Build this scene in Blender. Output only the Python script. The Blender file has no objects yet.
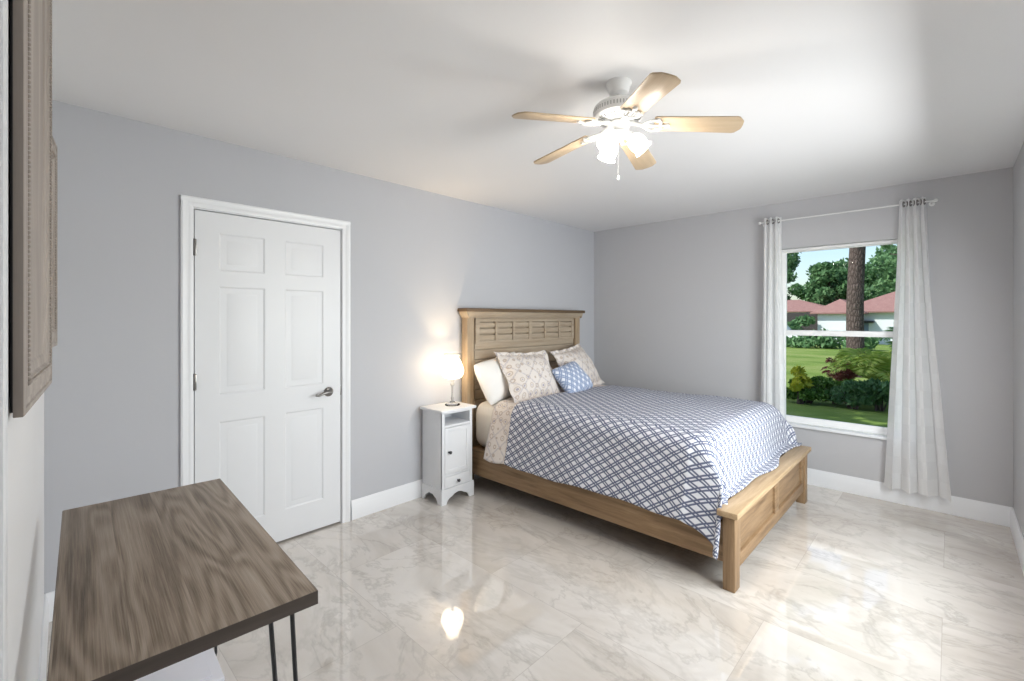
import bpy, bmesh, math, random
from mathutils import Vector, Matrix, noise
C = bpy.context.scene
COL = C.collection
PI = math.pi

# ------------------------------------------------------------------ camera
F_PX, HORIZON, YAW = 458.7, 318.7, 46.29
CAM = Vector((-4.639, -3.078, 1.427))
cd = bpy.data.cameras.new('camera')
cam = bpy.data.objects.new('camera', cd)
COL.objects.link(cam)
cam.location = CAM
cam.rotation_euler = (PI / 2, 0, -math.radians(YAW))
cd.sensor_width = 36
cd.lens = F_PX / 1024 * 36
cd.shift_y = -(340.5 - HORIZON) / 1024
cd.clip_start = 0.02
cd.clip_end = 500
C.camera = cam

# ------------------------------------------------------------------ world, sun, exposure
w = bpy.data.worlds.new('world')
C.world = w
w.use_nodes = True
wn = w.node_tree
for n in list(wn.nodes):
    wn.nodes.remove(n)
sky = wn.nodes.new('ShaderNodeTexSky')
sky.sky_type = 'NISHITA'
sky.sun_disc = False
sky.sun_elevation = math.radians(50)
sky.sun_rotation = math.radians(-25)
sky.air_density = 1.0
sky.dust_density = 1.5
bg = wn.nodes.new('ShaderNodeBackground')
bg.inputs[1].default_value = 0.20
wo = wn.nodes.new('ShaderNodeOutputWorld')
wn.links.new(sky.outputs[0], bg.inputs[0])
wn.links.new(bg.outputs[0], wo.inputs[0])

sd = bpy.data.lights.new('sun', 'SUN')
sd.energy = 4.4
sd.angle = math.radians(0.6)
sd.color = (1, 0.95, 0.86)
sun = bpy.data.objects.new('sun', sd)
COL.objects.link(sun)
sun.rotation_euler = Vector((-0.75, 0.55, 0.90)).to_track_quat('Z', 'Y').to_euler()

vs = C.view_settings
vs.view_transform = 'Standard'
vs.look = 'None'
vs.exposure = 0.28
vs.gamma = 1.0
vs.use_curve_mapping = False
C.cycles.use_denoising = True
C.cycles.max_bounces = 10
C.cycles.diffuse_bounces = 6
C.cycles.glossy_bounces = 4
C.cycles.transparent_max_bounces = 16
C.cycles.sample_clamp_indirect = 6.0
C.cycles.caustics_reflective = False
C.cycles.caustics_refractive = False

FAN_W = 7.0      # watts of each bulb of the ceiling fan
LAMP_W = 26.0      # watts of the bedside lamp

# fill light for the room, set behind an added, unseen window
W2X0, W2X1, W2Z0, W2Z1 = -2.75, -1.15, .50, 2.05
ad = bpy.data.lights.new('room_fill_light', 'AREA')
ad.shape = 'RECTANGLE'
ad.size, ad.size_y = W2X1 - W2X0, W2Z1 - W2Z0
ad.energy = 80
ad.color = (.97, .985, 1.0)
al = bpy.data.objects.new('room_fill_light', ad)
COL.objects.link(al)
al.location = ((W2X0 + W2X1) / 2, -3.62, (W2Z0 + W2Z1) / 2)
al.rotation_euler = (PI / 2 - math.radians(27), 0, 0)

# ------------------------------------------------------------------ room dimensions
H = 2.464
DY = -3.388                 # wall_front (behind / right of the camera)
CX0, CROT = -4.60, math.tan(math.radians(2.0))
def wall_c(y):              # x of the left wall's face at y
    return CX0 + y * CROT

# ------------------------------------------------------------------ node helpers
class NT:
    def __init__(s, name):
        s.m = bpy.data.materials.new(name)
        s.m.use_nodes = True
        s.t = s.m.node_tree
        s.b = s.t.nodes['Principled BSDF']
        s.out = s.t.nodes['Material Output']
    def n(s, typ, **kw):
        x = s.t.nodes.new(typ)
        for k, v in kw.items():
            setattr(x, k, v)
        return x
    def l(s, a, b):
        s.t.links.new(a, b)
    def put(s, sock, v):
        if isinstance(v, bpy.types.NodeSocket):
            s.l(v, sock)
        else:
            sock.default_value = v
    def math(s, op, a, b=0.0, c=0.0):
        x = s.n('ShaderNodeMath', operation=op)
        s.put(x.inputs[0], a); s.put(x.inputs[1], b); s.put(x.inputs[2], c)
        return x.outputs[0]
    def mix(s, fac, a, b):
        x = s.n('ShaderNodeMix', data_type='RGBA')
        s.put(x.inputs[0], fac)
        for k, v in ((6, a), (7, b)):
            if not isinstance(v, bpy.types.NodeSocket):
                v = tuple(v) + ((1,) if len(v) == 3 else ())
            s.put(x.inputs[k], v)
        return x.outputs[2]
    def coord(s, kind='Object'):
        return s.n('ShaderNodeTexCoord').outputs[kind]
    def mapping(s, vec, scale=(1, 1, 1), loc=(0, 0, 0), rot=(0, 0, 0)):
        x = s.n('ShaderNodeMapping')
        s.l(vec, x.inputs[0])
        x.inputs['Scale'].default_value = scale
        x.inputs['Location'].default_value = loc
        x.inputs['Rotation'].default_value = rot
        return x.outputs[0]
    def noise(s, vec, scale, detail=3, rough=0.5, dist=0.0, col=False, w=None):
        x = s.n('ShaderNodeTexNoise')
        if w is not None:
            x.noise_dimensions = '4D'
            s.put(x.inputs['W'], w)
        s.l(vec, x.inputs['Vector'])
        x.inputs['Scale'].default_value = scale
        x.inputs['Detail'].default_value = detail
        x.inputs['Roughness'].default_value = rough
        x.inputs['Distortion'].default_value = dist
        return x.outputs['Color' if col else 'Fac']
    def ramp(s, fac, stops):
        x = s.n('ShaderNodeValToRGB')
        s.l(fac, x.inputs[0])
        cr = x.color_ramp
        while len(cr.elements) < len(stops):
            cr.elements.new(0.5)
        for e, (p, c) in zip(cr.elements, stops):
            e.position = p
            e.color = tuple(c) + (1,) if len(c) == 3 else c
        return x.outputs[0]
    def sep(s, vec):
        x = s.n('ShaderNodeSeparateXYZ')
        s.l(vec, x.inputs[0])
        return x.outputs
    def comb(s, x_, y_, z_):
        x = s.n('ShaderNodeCombineXYZ')
        s.put(x.inputs[0], x_); s.put(x.inputs[1], y_); s.put(x.inputs[2], z_)
        return x.outputs[0]
    def bump(s, h, strength=0.2, dist=0.01):
        x = s.n('ShaderNodeBump')
        x.inputs['Strength'].default_value = strength
        x.inputs['Distance'].default_value = dist
        s.l(h, x.inputs['Height'])
        s.l(x.outputs[0], s.b.inputs['Normal'])
    def base(s, c, rough=0.5, spec=None, metal=0.0):
        if not isinstance(c, bpy.types.NodeSocket):
            c = tuple(c) + (1,)
        s.put(s.b.inputs['Base Color'], c)
        s.put(s.b.inputs['Roughness'], rough)
        s.b.inputs['Metallic'].default_value = metal
        if spec is not None:
            s.b.inputs['Specular IOR Level'].default_value = spec
        return s

def plain(name, c, rough=0.5, spec=None, metal=0.0, vary=0.04, scale=6.0):
    m = NT(name)
    f = m.noise(m.coord(), scale, 3)
    lo = tuple(x * (1 - vary) for x in c); hi = tuple(min(1, x * (1 + vary)) for x in c)
    m.base(m.mix(f, lo, hi), rough, spec, metal)
    return m.m

def paint(name, c, rough=0.55):
    m = NT(name)
    co = m.coord()
    f = m.noise(co, 1.2, 2)
    m.base(m.mix(f, tuple(x * .97 for x in c), tuple(x * 1.03 for x in c)), rough, 0.3)
    m.bump(m.noise(co, 55, 3), 0.06, 0.004)
    return m.m

def wood(name, dark, mid, light, axis='y', scale=1.0, rough=0.5, wash=0.0, washc=(.6, .55, .48)):
    m = NT(name)
    co = m.coord()
    sc = {'x': (.9, 11, 11), 'y': (11, .9, 11), 'z': (11, 11, .9)}[axis]
    v = m.mapping(co, tuple(a * scale for a in sc))
    n1 = m.noise(v, 1.6, 5, .6, .6)
    fine = m.noise(m.mapping(co, tuple(a * scale * 5 for a in sc)), 2.5, 3, .6)
    c = m.ramp(n1, [(.25, dark), (.5, mid), (.75, light)])
    c = m.mix(m.math('MULTIPLY', fine, .62), c, tuple(x * .66 for x in mid))
    if wash:
        c = m.mix(m.math('MULTIPLY', m.noise(v, .9, 4, .7), wash), c, washc)
    m.base(c, rough, 0.3)
    m.bump(fine, 0.25, 0.002)
    return m.m

# ------------------------------------------------------------------ materials
M = {}
M['wall'] = paint('wall_paint', (.510, .516, .545))
M['wall_warm'] = paint('wall_paint_window_side', (.508, .506, .520))
M['ceiling'] = paint('ceiling_paint', (.808, .802, .805))
M['trim'] = plain('white_trim_paint', (.82, .83, .85), .35, vary=.01)
M['doorwhite'] = plain('white_door_paint', (.76, .77, .79), .4, vary=.01)
M['white_metal'] = plain('white_enamel', (.80, .80, .79), .3, vary=.02)
M['vinyl'] = plain('white_window_vinyl', (.92, .92, .92), .35, vary=.01)
M['nickel'] = plain('brushed_nickel', (.24, .23, .22), .28, metal=1.0)
M['black_metal'] = plain('black_steel', (.018, .019, .022), .4)
M['dark'] = plain('painted_shade_black', (.02, .02, .022), .8)  # near-black that paints the shade in the door and frame gaps
M['oak_x'] = wood('oak_x', (.13, .078, .04), (.29, .185, .10), (.42, .285, .165), 'x', 1.7)
M['oak_y'] = wood('oak_y', (.13, .078, .04), (.29, .185, .10), (.42, .285, .165), 'y', 1.7)
M['oak_z'] = wood('oak_z', (.13, .078, .04), (.29, .185, .10), (.42, .285, .165), 'z', 1.7)
M['oak_pale'] = wood('oak_weathered', (.17, .11, .06), (.34, .245, .15), (.48, .37, .25), 'x', 1.8, wash=.85, washc=(.54, .47, .385))
M['oak_pale_z'] = wood('oak_weathered_upright', (.19, .12, .065), (.37, .265, .16), (.50, .38, .25), 'z', 1.8, wash=.45, washc=(.54, .45, .34))
M['oak_cap'] = wood('oak_cap', (.09, .058, .03), (.15, .098, .055), (.21, .14, .08), 'x')
M['oak_top'] = wood('oak_cap_pale', (.32, .21, .11), (.48, .34, .20), (.62, .46, .30), 'x', 1.5)
M['blade'] = wood('blade_maple', (.50, .37, .24), (.60, .46, .31), (.68, .54, .38), 'x', scale=1.2, rough=.4)
M['frame_wood'] = wood('whitewashed_wood', (.29, .25, .22), (.42, .37, .33), (.56, .50, .45), 'z', rough=.6)
M['frame_side'] = wood('greyed_wood', (.19, .16, .14), (.26, .225, .20), (.35, .31, .28), 'z', rough=.65)
M['mattress'] = plain('mattress_ticking', (.80, .76, .70), .8)
M['sheet'] = plain('white_cotton', (.82, .80, .77), .85)
M['plastic'] = plain('white_plastic', (.72, .72, .78), .3)
M['knob'] = plain('dark_knob', (.05, .05, .055), .3, metal=.6)
M['nswhite'] = plain('white_lacquer', (.76, .77, .79), .4, vary=.01)

def table_material():
    m = NT('grey_walnut_laminate')
    x, y, z = m.sep(m.coord())
    pid = m.math('FLOOR', m.math('DIVIDE', x, .118))
    off = m.math('MULTIPLY', pid, 7.31)
    warp = m.noise(m.comb(m.math('MULTIPLY', x, 4.5), m.math('ADD', m.math('MULTIPLY', y, .55), off), off), 1.3, 2, .5, .25)
    ring = m.math('SINE', m.math('ADD', m.math('MULTIPLY', x, 65), m.math('MULTIPLY', warp, 75)))
    ring = m.math('ADD', m.math('MULTIPLY', ring, .5), .5)
    fib = m.noise(m.comb(m.math('MULTIPLY', x, 150), m.math('ADD', m.math('MULTIPLY', y, 2.2), off), z), 2.0, 4, .7)
    broad = m.noise(m.comb(m.math('MULTIPLY', x, 9), m.math('ADD', m.math('MULTIPLY', y, .5), off), off), 1.5, 3, .6)
    v = m.math('ADD', m.math('ADD', m.math('MULTIPLY', ring, .15), m.math('MULTIPLY', fib, .58)), m.math('MULTIPLY', broad, .34))
    c = m.ramp(v, [(.32, (.085, .062, .045)), (.46, (.205, .16, .12)), (.58, (.30, .242, .19)), (.74, (.41, .345, .28))])
    tint = m.n('ShaderNodeTexWhiteNoise', noise_dimensions='1D')
    m.l(pid, tint.inputs['W'])
    c = m.mix(m.math('MULTIPLY', tint.outputs[0], .35), c, (.15, .118, .092))
    m.base(c, m.math('ADD', .42, m.math('MULTIPLY', fib, .2)), .35)
    m.bump(fib, .15, .001)
    return m.m
M['table'] = table_material()
M['table_edge'] = wood('grey_walnut_edge', (.06, .048, .042), (.085, .068, .058), (.11, .09, .078), 'x', rough=.5)

def floor_material():
    m = NT('polished_marble_tile')
    co = m.coord()
    x, y, z = m.sep(co)
    TW, TL = .61, 1.22
    fx = m.math('DIVIDE', m.math('ADD', x, 2.86 + TW * 20), TW)
    ix = m.math('FLOOR', fx)
    fy = m.math('ADD', m.math('DIVIDE', m.math('ADD', y, 1.22 + TL * 20), TL), m.math('MULTIPLY', ix, .5))
    iy = m.math('FLOOR', fy)
    ux = m.math('FRACT', fx); uy = m.math('FRACT', fy)
    dx = m.math('MULTIPLY', m.math('MINIMUM', ux, m.math('SUBTRACT', 1, ux)), TW)
    dy = m.math('MULTIPLY', m.math('MINIMUM', uy, m.math('SUBTRACT', 1, uy)), TL)
    grout = m.math('LESS_THAN', m.math('MINIMUM', dx, dy), .0013)
    wid = m.math('ADD', m.math('MULTIPLY', ix, 3.7), m.math('MULTIPLY', iy, 5.3))
    flow = m.mapping(co, (1.15, .62, 1), rot=(0, 0, .7))
    big = m.noise(flow, 1.6, 5, .6, 1.4, w=wid)
    wv = m.noise(flow, 1.1, 5, .62, 1.8, w=m.math('ADD', wid, 2.2))
    v1 = m.math('ABSOLUTE', m.math('SUBTRACT', wv, .5))
    vein = m.math('SUBTRACT', 1, m.math('MINIMUM', m.math('MULTIPLY', v1, 28), 1))
    wv2 = m.noise(flow, 1.7, 6, .62, 1.6, w=m.math('ADD', wid, 8.1))
    v2 = m.math('ABSOLUTE', m.math('SUBTRACT', wv2, .48))
    vein2 = m.math('SUBTRACT', 1, m.math('MINIMUM', m.math('MULTIPLY', v2, 45), 1))
    c = m.ramp(big, [(.26, (.485, .432, .383)), (.44, (.597, .548, .498)), (.60, (.67, .628, .583)), (.78, (.735, .70, .665))])
    c = m.mix(m.math('MULTIPLY', vein, .30), c, (.40, .36, .32))
    patch = m.noise(flow, 1.3, 2, .5, .5, w=m.math('ADD', wid, 4.4))
    c = m.mix(m.math('MULTIPLY', m.math('MULTIPLY', vein2, patch), .65), c, (.34, .305, .27))
    c = m.mix(m.math('MULTIPLY', grout, .6), c, (.40, .36, .32))
    m.base(c, .03, .9)
    m.b.inputs['IOR'].default_value = 1.8
    m.bump(m.noise(co, 2.2, 2), .012, .01)
    return m.m
M['floor'] = floor_material()

def lattice_material(name, period, base_c, line_c, bump_s=.5, width=.10, soft=.04):
    """white cloth with crossing double lines; reads metric UVs"""
    m = NT(name)
    u, v, _ = m.sep(m.coord('UV'))
    wob = m.noise(m.coord('UV'), 9, 2)
    wob = m.math('MULTIPLY', m.math('SUBTRACT', wob, .5), .012)
    def lines(a):
        f = m.math('FRACT', m.math('DIVIDE', m.math('ADD', a, wob), period))
        d = m.math('ABSOLUTE', m.math('SUBTRACT', f, .5))
        d2 = m.math('ABSOLUTE', m.math('SUBTRACT', d, .15))
        x = m.n('ShaderNodeMapRange')
        x.inputs['From Min'].default_value = width - soft
        x.inputs['From Max'].default_value = width + soft
        x.inputs['To Min'].default_value = 1
        x.inputs['To Max'].default_value = 0
        m.l(d2, x.inputs['Value'])
        return x.outputs[0]
    a = m.math('MULTIPLY', m.math('ADD', u, m.math('MULTIPLY', v, .72)), .81)
    b = m.math('MULTIPLY', m.math('SUBTRACT', u, m.math('MULTIPLY', v, .72)), .81)
    la, lb = lines(a), lines(b)
    ln = m.math('MAXIMUM', la, lb)
    c = m.mix(m.math('MULTIPLY', ln, .93), base_c, line_c)
    c = m.mix(m.math('MULTIPLY', m.noise(m.coord('UV'), 300, 2), .12), c, base_c)
    m.base(c, .9, .1)
    puff = m.noise(m.coord('UV'), 55, 3)
    m.bump(m.math('ADD', puff, m.math('MULTIPLY', ln, -.5)), bump_s, .006)
    return m.m
M['quilt'] = lattice_material('blue_lattice_quilt', .052, (.72, .73, .77), (.028, .045, .125), width=.085, soft=.035)
M['cushion'] = lattice_material('blue_lattice_cushion', .050, (.74, .77, .83), (.19, .26, .43), width=.11, soft=.04)
M['quilt_back'] = M['quilt']

def floral_material(name, base_c=(.76, .71, .67), ink=(.30, .28, .35), ink2=(.44, .35, .28)):
    m = NT(name)
    uv = m.coord('UV')
    vo = m.n('ShaderNodeTexVoronoi')
    vo.inputs['Scale'].default_value = 15
    vo.inputs['Randomness'].default_value = .35
    m.l(uv, vo.inputs['Vector'])
    d = vo.outputs['Distance']
    ring = m.math('LESS_THAN', m.math('ABSOLUTE', m.math('SUBTRACT', d, .30)), .045)
    dot = m.math('LESS_THAN', d, .16)
    u, v, _ = m.sep(uv)
    def ln(a, p, t):
        f = m.math('ABSOLUTE', m.math('SUBTRACT', m.math('FRACT', m.math('DIVIDE', a, p)), .5))
        return m.math('LESS_THAN', f, t)
    la = m.math('MAXIMUM', ln(m.math('ADD', u, v), .15, .06), ln(m.math('SUBTRACT', u, v), .15, .06))
    sq = m.math('MULTIPLY', la, m.math('GREATER_THAN', m.noise(uv, 120, 2), .45))
    c = m.mix(m.math('MULTIPLY', m.noise(uv, 40, 4, .7), .35), base_c, ink2)
    c = m.mix(m.math('MULTIPLY', sq, .45), c, ink)
    c = m.mix(m.math('MULTIPLY', ring, .75), c, ink2)
    c = m.mix(m.math('MULTIPLY', dot, .8), c, ink)
    m.base(c, .9, .1)
    m.bump(m.noise(uv, 60, 3), .4, .004)
    return m.m
M['floral'] = floral_material('cream_medallion_cotton')

def curtain_material():
    m = NT('sheer_voile')
    u, v, _ = m.sep(m.coord('UV'))
    cu = m.math('FLOOR', m.math('DIVIDE', u, .13)); cv = m.math('FLOOR', m.math('DIVIDE', v, .13))
    chk = m.math('MODULO', m.math('ABSOLUTE', m.math('ADD', cu, cv)), 2)
    weave = m.noise(m.mapping(m.coord('UV'), (400, 60, 1)), 1, 2)
    dif = m.n('ShaderNodeBsdfDiffuse'); dif.inputs[0].default_value = (.95, .95, .95, 1)
    trl = m.n('ShaderNodeBsdfTranslucent'); trl.inputs[0].default_value = (.96, .96, .96, 1)
    tr = m.n('ShaderNodeBsdfTransparent'); tr.inputs[0].default_value = (1, 1, 1, 1)
    a = m.n('ShaderNodeMixShader'); a.inputs[0].default_value = .45
    m.l(dif.outputs[0], a.inputs[1]); m.l(trl.outputs[0], a.inputs[2])
    b = m.n('ShaderNodeMixShader')
    fac = m.math('ADD', .09, m.math('ADD', m.math('MULTIPLY', chk, .035), m.math('MULTIPLY', weave, .05)))
    m.l(fac, b.inputs[0])
    m.l(a.outputs[0], b.inputs[1]); m.l(tr.outputs[0], b.inputs[2])
    m.l(b.outputs[0], m.out.inputs[0])
    m.t.nodes.remove(m.b)
    return m.m
M['curtain'] = curtain_material()

def glass_material(name, tint=(1, 1, 1), refl=.10, rough=0.0):
    m = NT(name)
    tr = m.n('ShaderNodeBsdfTransparent'); tr.inputs[0].default_value = tint + (1,)
    gl = m.n('ShaderNodeBsdfGlossy'); gl.inputs['Roughness'].default_value = rough
    fr = m.n('ShaderNodeFresnel'); fr.inputs[0].default_value = 1.3
    mx = m.n('ShaderNodeMixShader')
    m.l(m.math('MULTIPLY', fr.outputs[0], refl), mx.inputs[0])
    m.l(tr.outputs[0], mx.inputs[1]); m.l(gl.outputs[0], mx.inputs[2])
    m.l(mx.outputs[0], m.out.inputs[0])
    m.t.nodes.remove(m.b)
    return m.m
M['glass'] = glass_material('window_glass', (.96, .98, .97))
M['clear'] = glass_material('clear_lamp_glass', (.93, .94, .95), 1.0)

def frosted(name, emit, col=(1, .95, .88)):
    """lit frosted glass: passes and scatters the bulb's light and glows with it"""
    m = NT(name)
    tr = m.n('ShaderNodeBsdfTransparent')
    tl = m.n('ShaderNodeBsdfTranslucent'); tl.inputs[0].default_value = (.95, .95, .94, 1)
    df = m.n('ShaderNodeBsdfDiffuse'); df.inputs[0].default_value = (.9, .9, .9, 1)
    em = m.n('ShaderNodeEmission'); em.inputs[0].default_value = col + (1,); em.inputs[1].default_value = emit
    a = m.n('ShaderNodeMixShader'); a.inputs[0].default_value = .5
    m.l(df.outputs[0], a.inputs[1]); m.l(tl.outputs[0], a.inputs[2])
    b = m.n('ShaderNodeMixShader'); b.inputs[0].default_value = .25
    m.l(a.outputs[0], b.inputs[1]); m.l(tr.outputs[0], b.inputs[2])
    s = m.n('ShaderNodeAddShader')
    m.l(b.outputs[0], s.inputs[0]); m.l(em.outputs[0], s.inputs[1])
    m.l(s.outputs[0], m.out.inputs[0])
    m.t.nodes.remove(m.b)
    return m.m
M['shade'] = frosted('lit_tulip_glass', 1.6)
M['lampshade'] = frosted('lit_urn_glass', .35, (1, .9, .75))
def emitter(name, col, s):
    m = NT(name)
    e = m.n('ShaderNodeEmission'); e.inputs[0].default_value = col + (1,); e.inputs[1].default_value = s
    m.l(e.outputs[0], m.out.inputs[0]); m.t.nodes.remove(m.b)
    return m.m
M['bulb'] = emitter('lit_bulb', (1, .95, .86), 12)

# outdoors
def lawn_material():
    m = NT('lawn_ground')
    co = m.coord()
    n1 = m.noise(co, .35, 4, .6); n2 = m.noise(co, 6, 4, .7)
    c = m.ramp(n1, [(.3, (.10, .17, .035)), (.5, (.19, .27, .07)), (.7, (.30, .33, .13))])
    c = m.mix(m.math('MULTIPLY', n2, .5), c, (.08, .13, .03))
    m.base(c, .95, .05)
    m.bump(n2, .6, .05)
    return m.m
M['lawn'] = lawn_material()
def leaf(name, a, b, trans=.35):
    m = NT(name)
    geo = m.n('ShaderNodeNewGeometry')
    c = m.mix(geo.outputs['Random Per Island'], a, b)
    m.base(c, .6, .25)
    tl = m.n('ShaderNodeBsdfTranslucent'); m.l(c, tl.inputs[0])
    mx = m.n('ShaderNodeMixShader'); mx.inputs[0].default_value = trans
    m.l(m.b.outputs[0], mx.inputs[1]); m.l(tl.outputs[0], mx.inputs[2])
    m.l(mx.outputs[0], m.out.inputs[0])
    return m.m
M['leaf_mid'] = leaf('leaves_mid', (.07, .17, .075), (.22, .38, .18))
M['leaf_dark'] = leaf('leaves_dark', (.06, .145, .06), (.15, .28, .12))
M['leaf_pale'] = leaf('leaves_pale', (.13, .26, .14), (.30, .46, .25))
M['leaf_yellow'] = leaf('leaves_yellow', (.30, .36, .03), (.62, .58, .07))
M['leaf_shrub'] = leaf('leaves_shrub', (.05, .13, .025), (.17, .30, .06))
M['leaf_palm'] = leaf('leaves_palm', (.22, .38, .06), (.58, .64, .16))
M['leaf_red'] = leaf('leaves_red', (.16, .04, .05), (.30, .10, .09))
def bark_material():
    m = NT('pine_bark')
    co = m.mapping(m.coord(), (1, 1, .35))
    vo = m.n('ShaderNodeTexVoronoi'); vo.feature = 'DISTANCE_TO_EDGE'
    vo.inputs['Scale'].default_value = 15; m.l(co, vo.inputs['Vector'])
    n = m.noise(co, 8, 4)
    c = m.ramp(vo.outputs['Distance'], [(.02, (.06, .045, .045)), (.10, (.11, .085, .08)), (.4, (.16, .125, .12))])
    c = m.mix(m.math('MULTIPLY', n, .4), c, (.07, .05, .045))
    m.base(c, .9, .1)
    m.bump(vo.outputs['Distance'], 1.0, .05)
    return m.m
M['bark'] = bark_material()
M['stucco'] = plain('white_stucco', (.72, .75, .80), .9)
def roof_material():
    m = NT('pink_roof_tile')
    x, y, z = m.sep(m.coord())
    row = m.math('FRACT', m.math('MULTIPLY', z, 9))
    n = m.noise(m.coord(), 3, 4)
    c = m.mix(n, (.22, .12, .115), (.33, .20, .185))
    c = m.mix(m.math('MULTIPLY', m.math('LESS_THAN', row, .2), .4), c, (.25, .12, .11))
    m.base(c, .85, .1)
    return m.m
M['roof'] = roof_material()
M['asphalt'] = plain('driveway_concrete', (.36, .37, .39), .9, vary=.1)
M['dark_beam_shade'] = plain('dark_beam_and_shade', (.035, .03, .03), .7)
M['darkglass'] = plain('dark_glass', (.03, .04, .05), .1)
M['carwhite'] = plain('white_car_paint', (.78, .79, .80), .25)
M['rubber'] = plain('tyre_rubber', (.02, .02, .02), .8)

# ------------------------------------------------------------------ mesh builder
class MB:
    def __init__(s):
        s.bm = bmesh.new()
        s.uv = s.bm.loops.layers.uv.new('UVMap')
    def _add(s, other):
        me = bpy.data.meshes.new('tmp'); other.to_mesh(me); other.free()
        s.bm.from_mesh(me); bpy.data.meshes.remove(me)
    def box(s, x0, x1, y0, y1, z0, z1, bev=0.0, seg=2, mat=None):
        b = bmesh.new()
        bmesh.ops.create_cube(b, size=1)
        x0, x1 = min(x0, x1), max(x0, x1); y0, y1 = min(y0, y1), max(y0, y1); z0, z1 = min(z0, z1), max(z0, z1)
        for v in b.verts:
            v.co = Vector((x0 + (v.co.x + .5) * (x1 - x0), y0 + (v.co.y + .5) * (y1 - y0), z0 + (v.co.z + .5) * (z1 - z0)))
        if bev:
            bmesh.ops.bevel(b, geom=b.edges[:], offset=bev, segments=seg, affect='EDGES', profile=.5)
        if mat is not None:
            bmesh.ops.transform(b, matrix=mat, verts=b.verts)
        s._add(b)
        return s
    def lathe(s, prof, center=(0, 0, 0), seg=32, mat=None):
        """prof: list of (r, z)"""
        b = bmesh.new()
        rings = []
        for r, z in prof:
            if r < 1e-6:
                rings.append([b.verts.new((0, 0, z))])
            else:
                rings.append([b.verts.new((r * math.cos(2 * PI * k / seg), r * math.sin(2 * PI * k / seg), z)) for k in range(seg)])
        for a, c in zip(rings, rings[1:]):
            for k in range(seg):
                k2 = (k + 1) % seg
                if len(a) == 1 and len(c) == 1:
                    continue
                if len(a) == 1:
                    b.faces.new((a[0], c[k2], c[k]))
                elif len(c) == 1:
                    b.faces.new((a[k], a[k2], c[0]))
                else:
                    b.faces.new((a[k], a[k2], c[k2], c[k]))
        bmesh.ops.recalc_face_normals(b, faces=b.faces)
        mt = Matrix.Translation(center)
        if mat is not None:
            mt = mt @ mat
        bmesh.ops.transform(b, matrix=mt, verts=b.verts)
        s._add(b)
        return s
    def tube(s, pts, rad, seg=10, cap=True):
        pts = [Vector(p) for p in pts]
        b = bmesh.new()
        rings = []
        up = None
        for i, p in enumerate(pts):
            t = (pts[min(i + 1, len(pts) - 1)] - pts[max(i - 1, 0)]).normalized()
            if up is None:
                up = Vector((0, 0, 1)) if abs(t.z) < .9 else Vector((1, 0, 0))
            a = t.cross(up).normalized(); c = a.cross(t).normalized(); up = c
            r = rad[i] if isinstance(rad, (list, tuple)) else rad
            rings.append([b.verts.new(p + a * r * math.cos(2 * PI * k / seg) + c * r * math.sin(2 * PI * k / seg)) for k in range(seg)])
        for q, w_ in zip(rings, rings[1:]):
            for k in range(seg):
                b.faces.new((q[k], q[(k + 1) % seg], w_[(k + 1) % seg], w_[k]))
        if cap:
            b.faces.new(rings[0][::-1]); b.faces.new(rings[-1])
        bmesh.ops.recalc_face_normals(b, faces=b.faces)
        s._add(b)
        return s
    def prism(s, poly, axis, a, c, bev=0.0):
        """extrude 2-D poly along axis from a to c. poly coords are the two other axes in order"""
        b = bmesh.new()
        def mk(p, t):
            if axis == 'x': return (t, p[0], p[1])
            if axis == 'y': return (p[0], t, p[1])
            return (p[0], p[1], t)
        v0 = [b.verts.new(mk(p, a)) for p in poly]; v1 = [b.verts.new(mk(p, c)) for p in poly]
        n = len(poly)
        b.faces.new(v0); b.faces.new(v1[::-1])
        for k in range(n):
            b.faces.new((v0[k], v1[k], v1[(k + 1) % n], v0[(k + 1) % n]))
        bmesh.ops.recalc_face_normals(b, faces=b.faces)
        if bev:
            bmesh.ops.bevel(b, geom=b.edges[:], offset=bev, segments=2, affect='EDGES', profile=.5)
        s._add(b)
        return s
    def grid(s, f, nu, nv, closed=False):
        """f(i/nu, j/nv) -> (pos, uv)"""
        b = bmesh.new()
        uvl = b.loops.layers.uv.new('UVMap')
        vs_, us_ = [], []
        for i in range(nu + 1):
            vr, ur = [], []
            for j in range(nv + 1):
                p, u = f(i / nu, j / nv)
                vr.append(b.verts.new(p)); ur.append(u)
            vs_.append(vr); us_.append(ur)
        for i in range(nu):
            for j in range(nv):
                fc = b.faces.new((vs_[i][j], vs_[i + 1][j], vs_[i + 1][j + 1], vs_[i][j + 1]))
                for lp, (a, c) in zip(fc.loops, ((i, j), (i + 1, j), (i + 1, j + 1), (i, j + 1))):
                    lp[uvl].uv = us_[a][c]
        s._add(b)
        return s
    def quad(s, pts):
        s.bm.faces.new([s.bm.verts.new(p) for p in pts])
        return s
    def xf(s, m):
        bmesh.ops.transform(s.bm, matrix=m, verts=s.bm.verts)
        return s
    def build(s, name, mat, parent=None, smooth=30, world=True):
        """world=True: the verts are in world space and get moved into the parent's space"""
        me = bpy.data.meshes.new(name)
        if parent is not None and world:
            bmesh.ops.transform(s.bm, matrix=world_of(parent).inverted(), verts=s.bm.verts)
        s.bm.to_mesh(me); s.bm.free()
        me.materials.append(M[mat] if isinstance(mat, str) else mat)
        if smooth:
            for p in me.polygons: p.use_smooth = True
            me.set_sharp_from_angle(angle=math.radians(smooth))
        o = bpy.data.objects.new(name, me)
        COL.objects.link(o)
        if parent is not None:
            o.parent = parent
        return o

def world_of(o):
    m = Matrix.Translation(o.location) @ o.rotation_euler.to_matrix().to_4x4()
    return world_of(o.parent) @ m if o.parent else m

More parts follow.
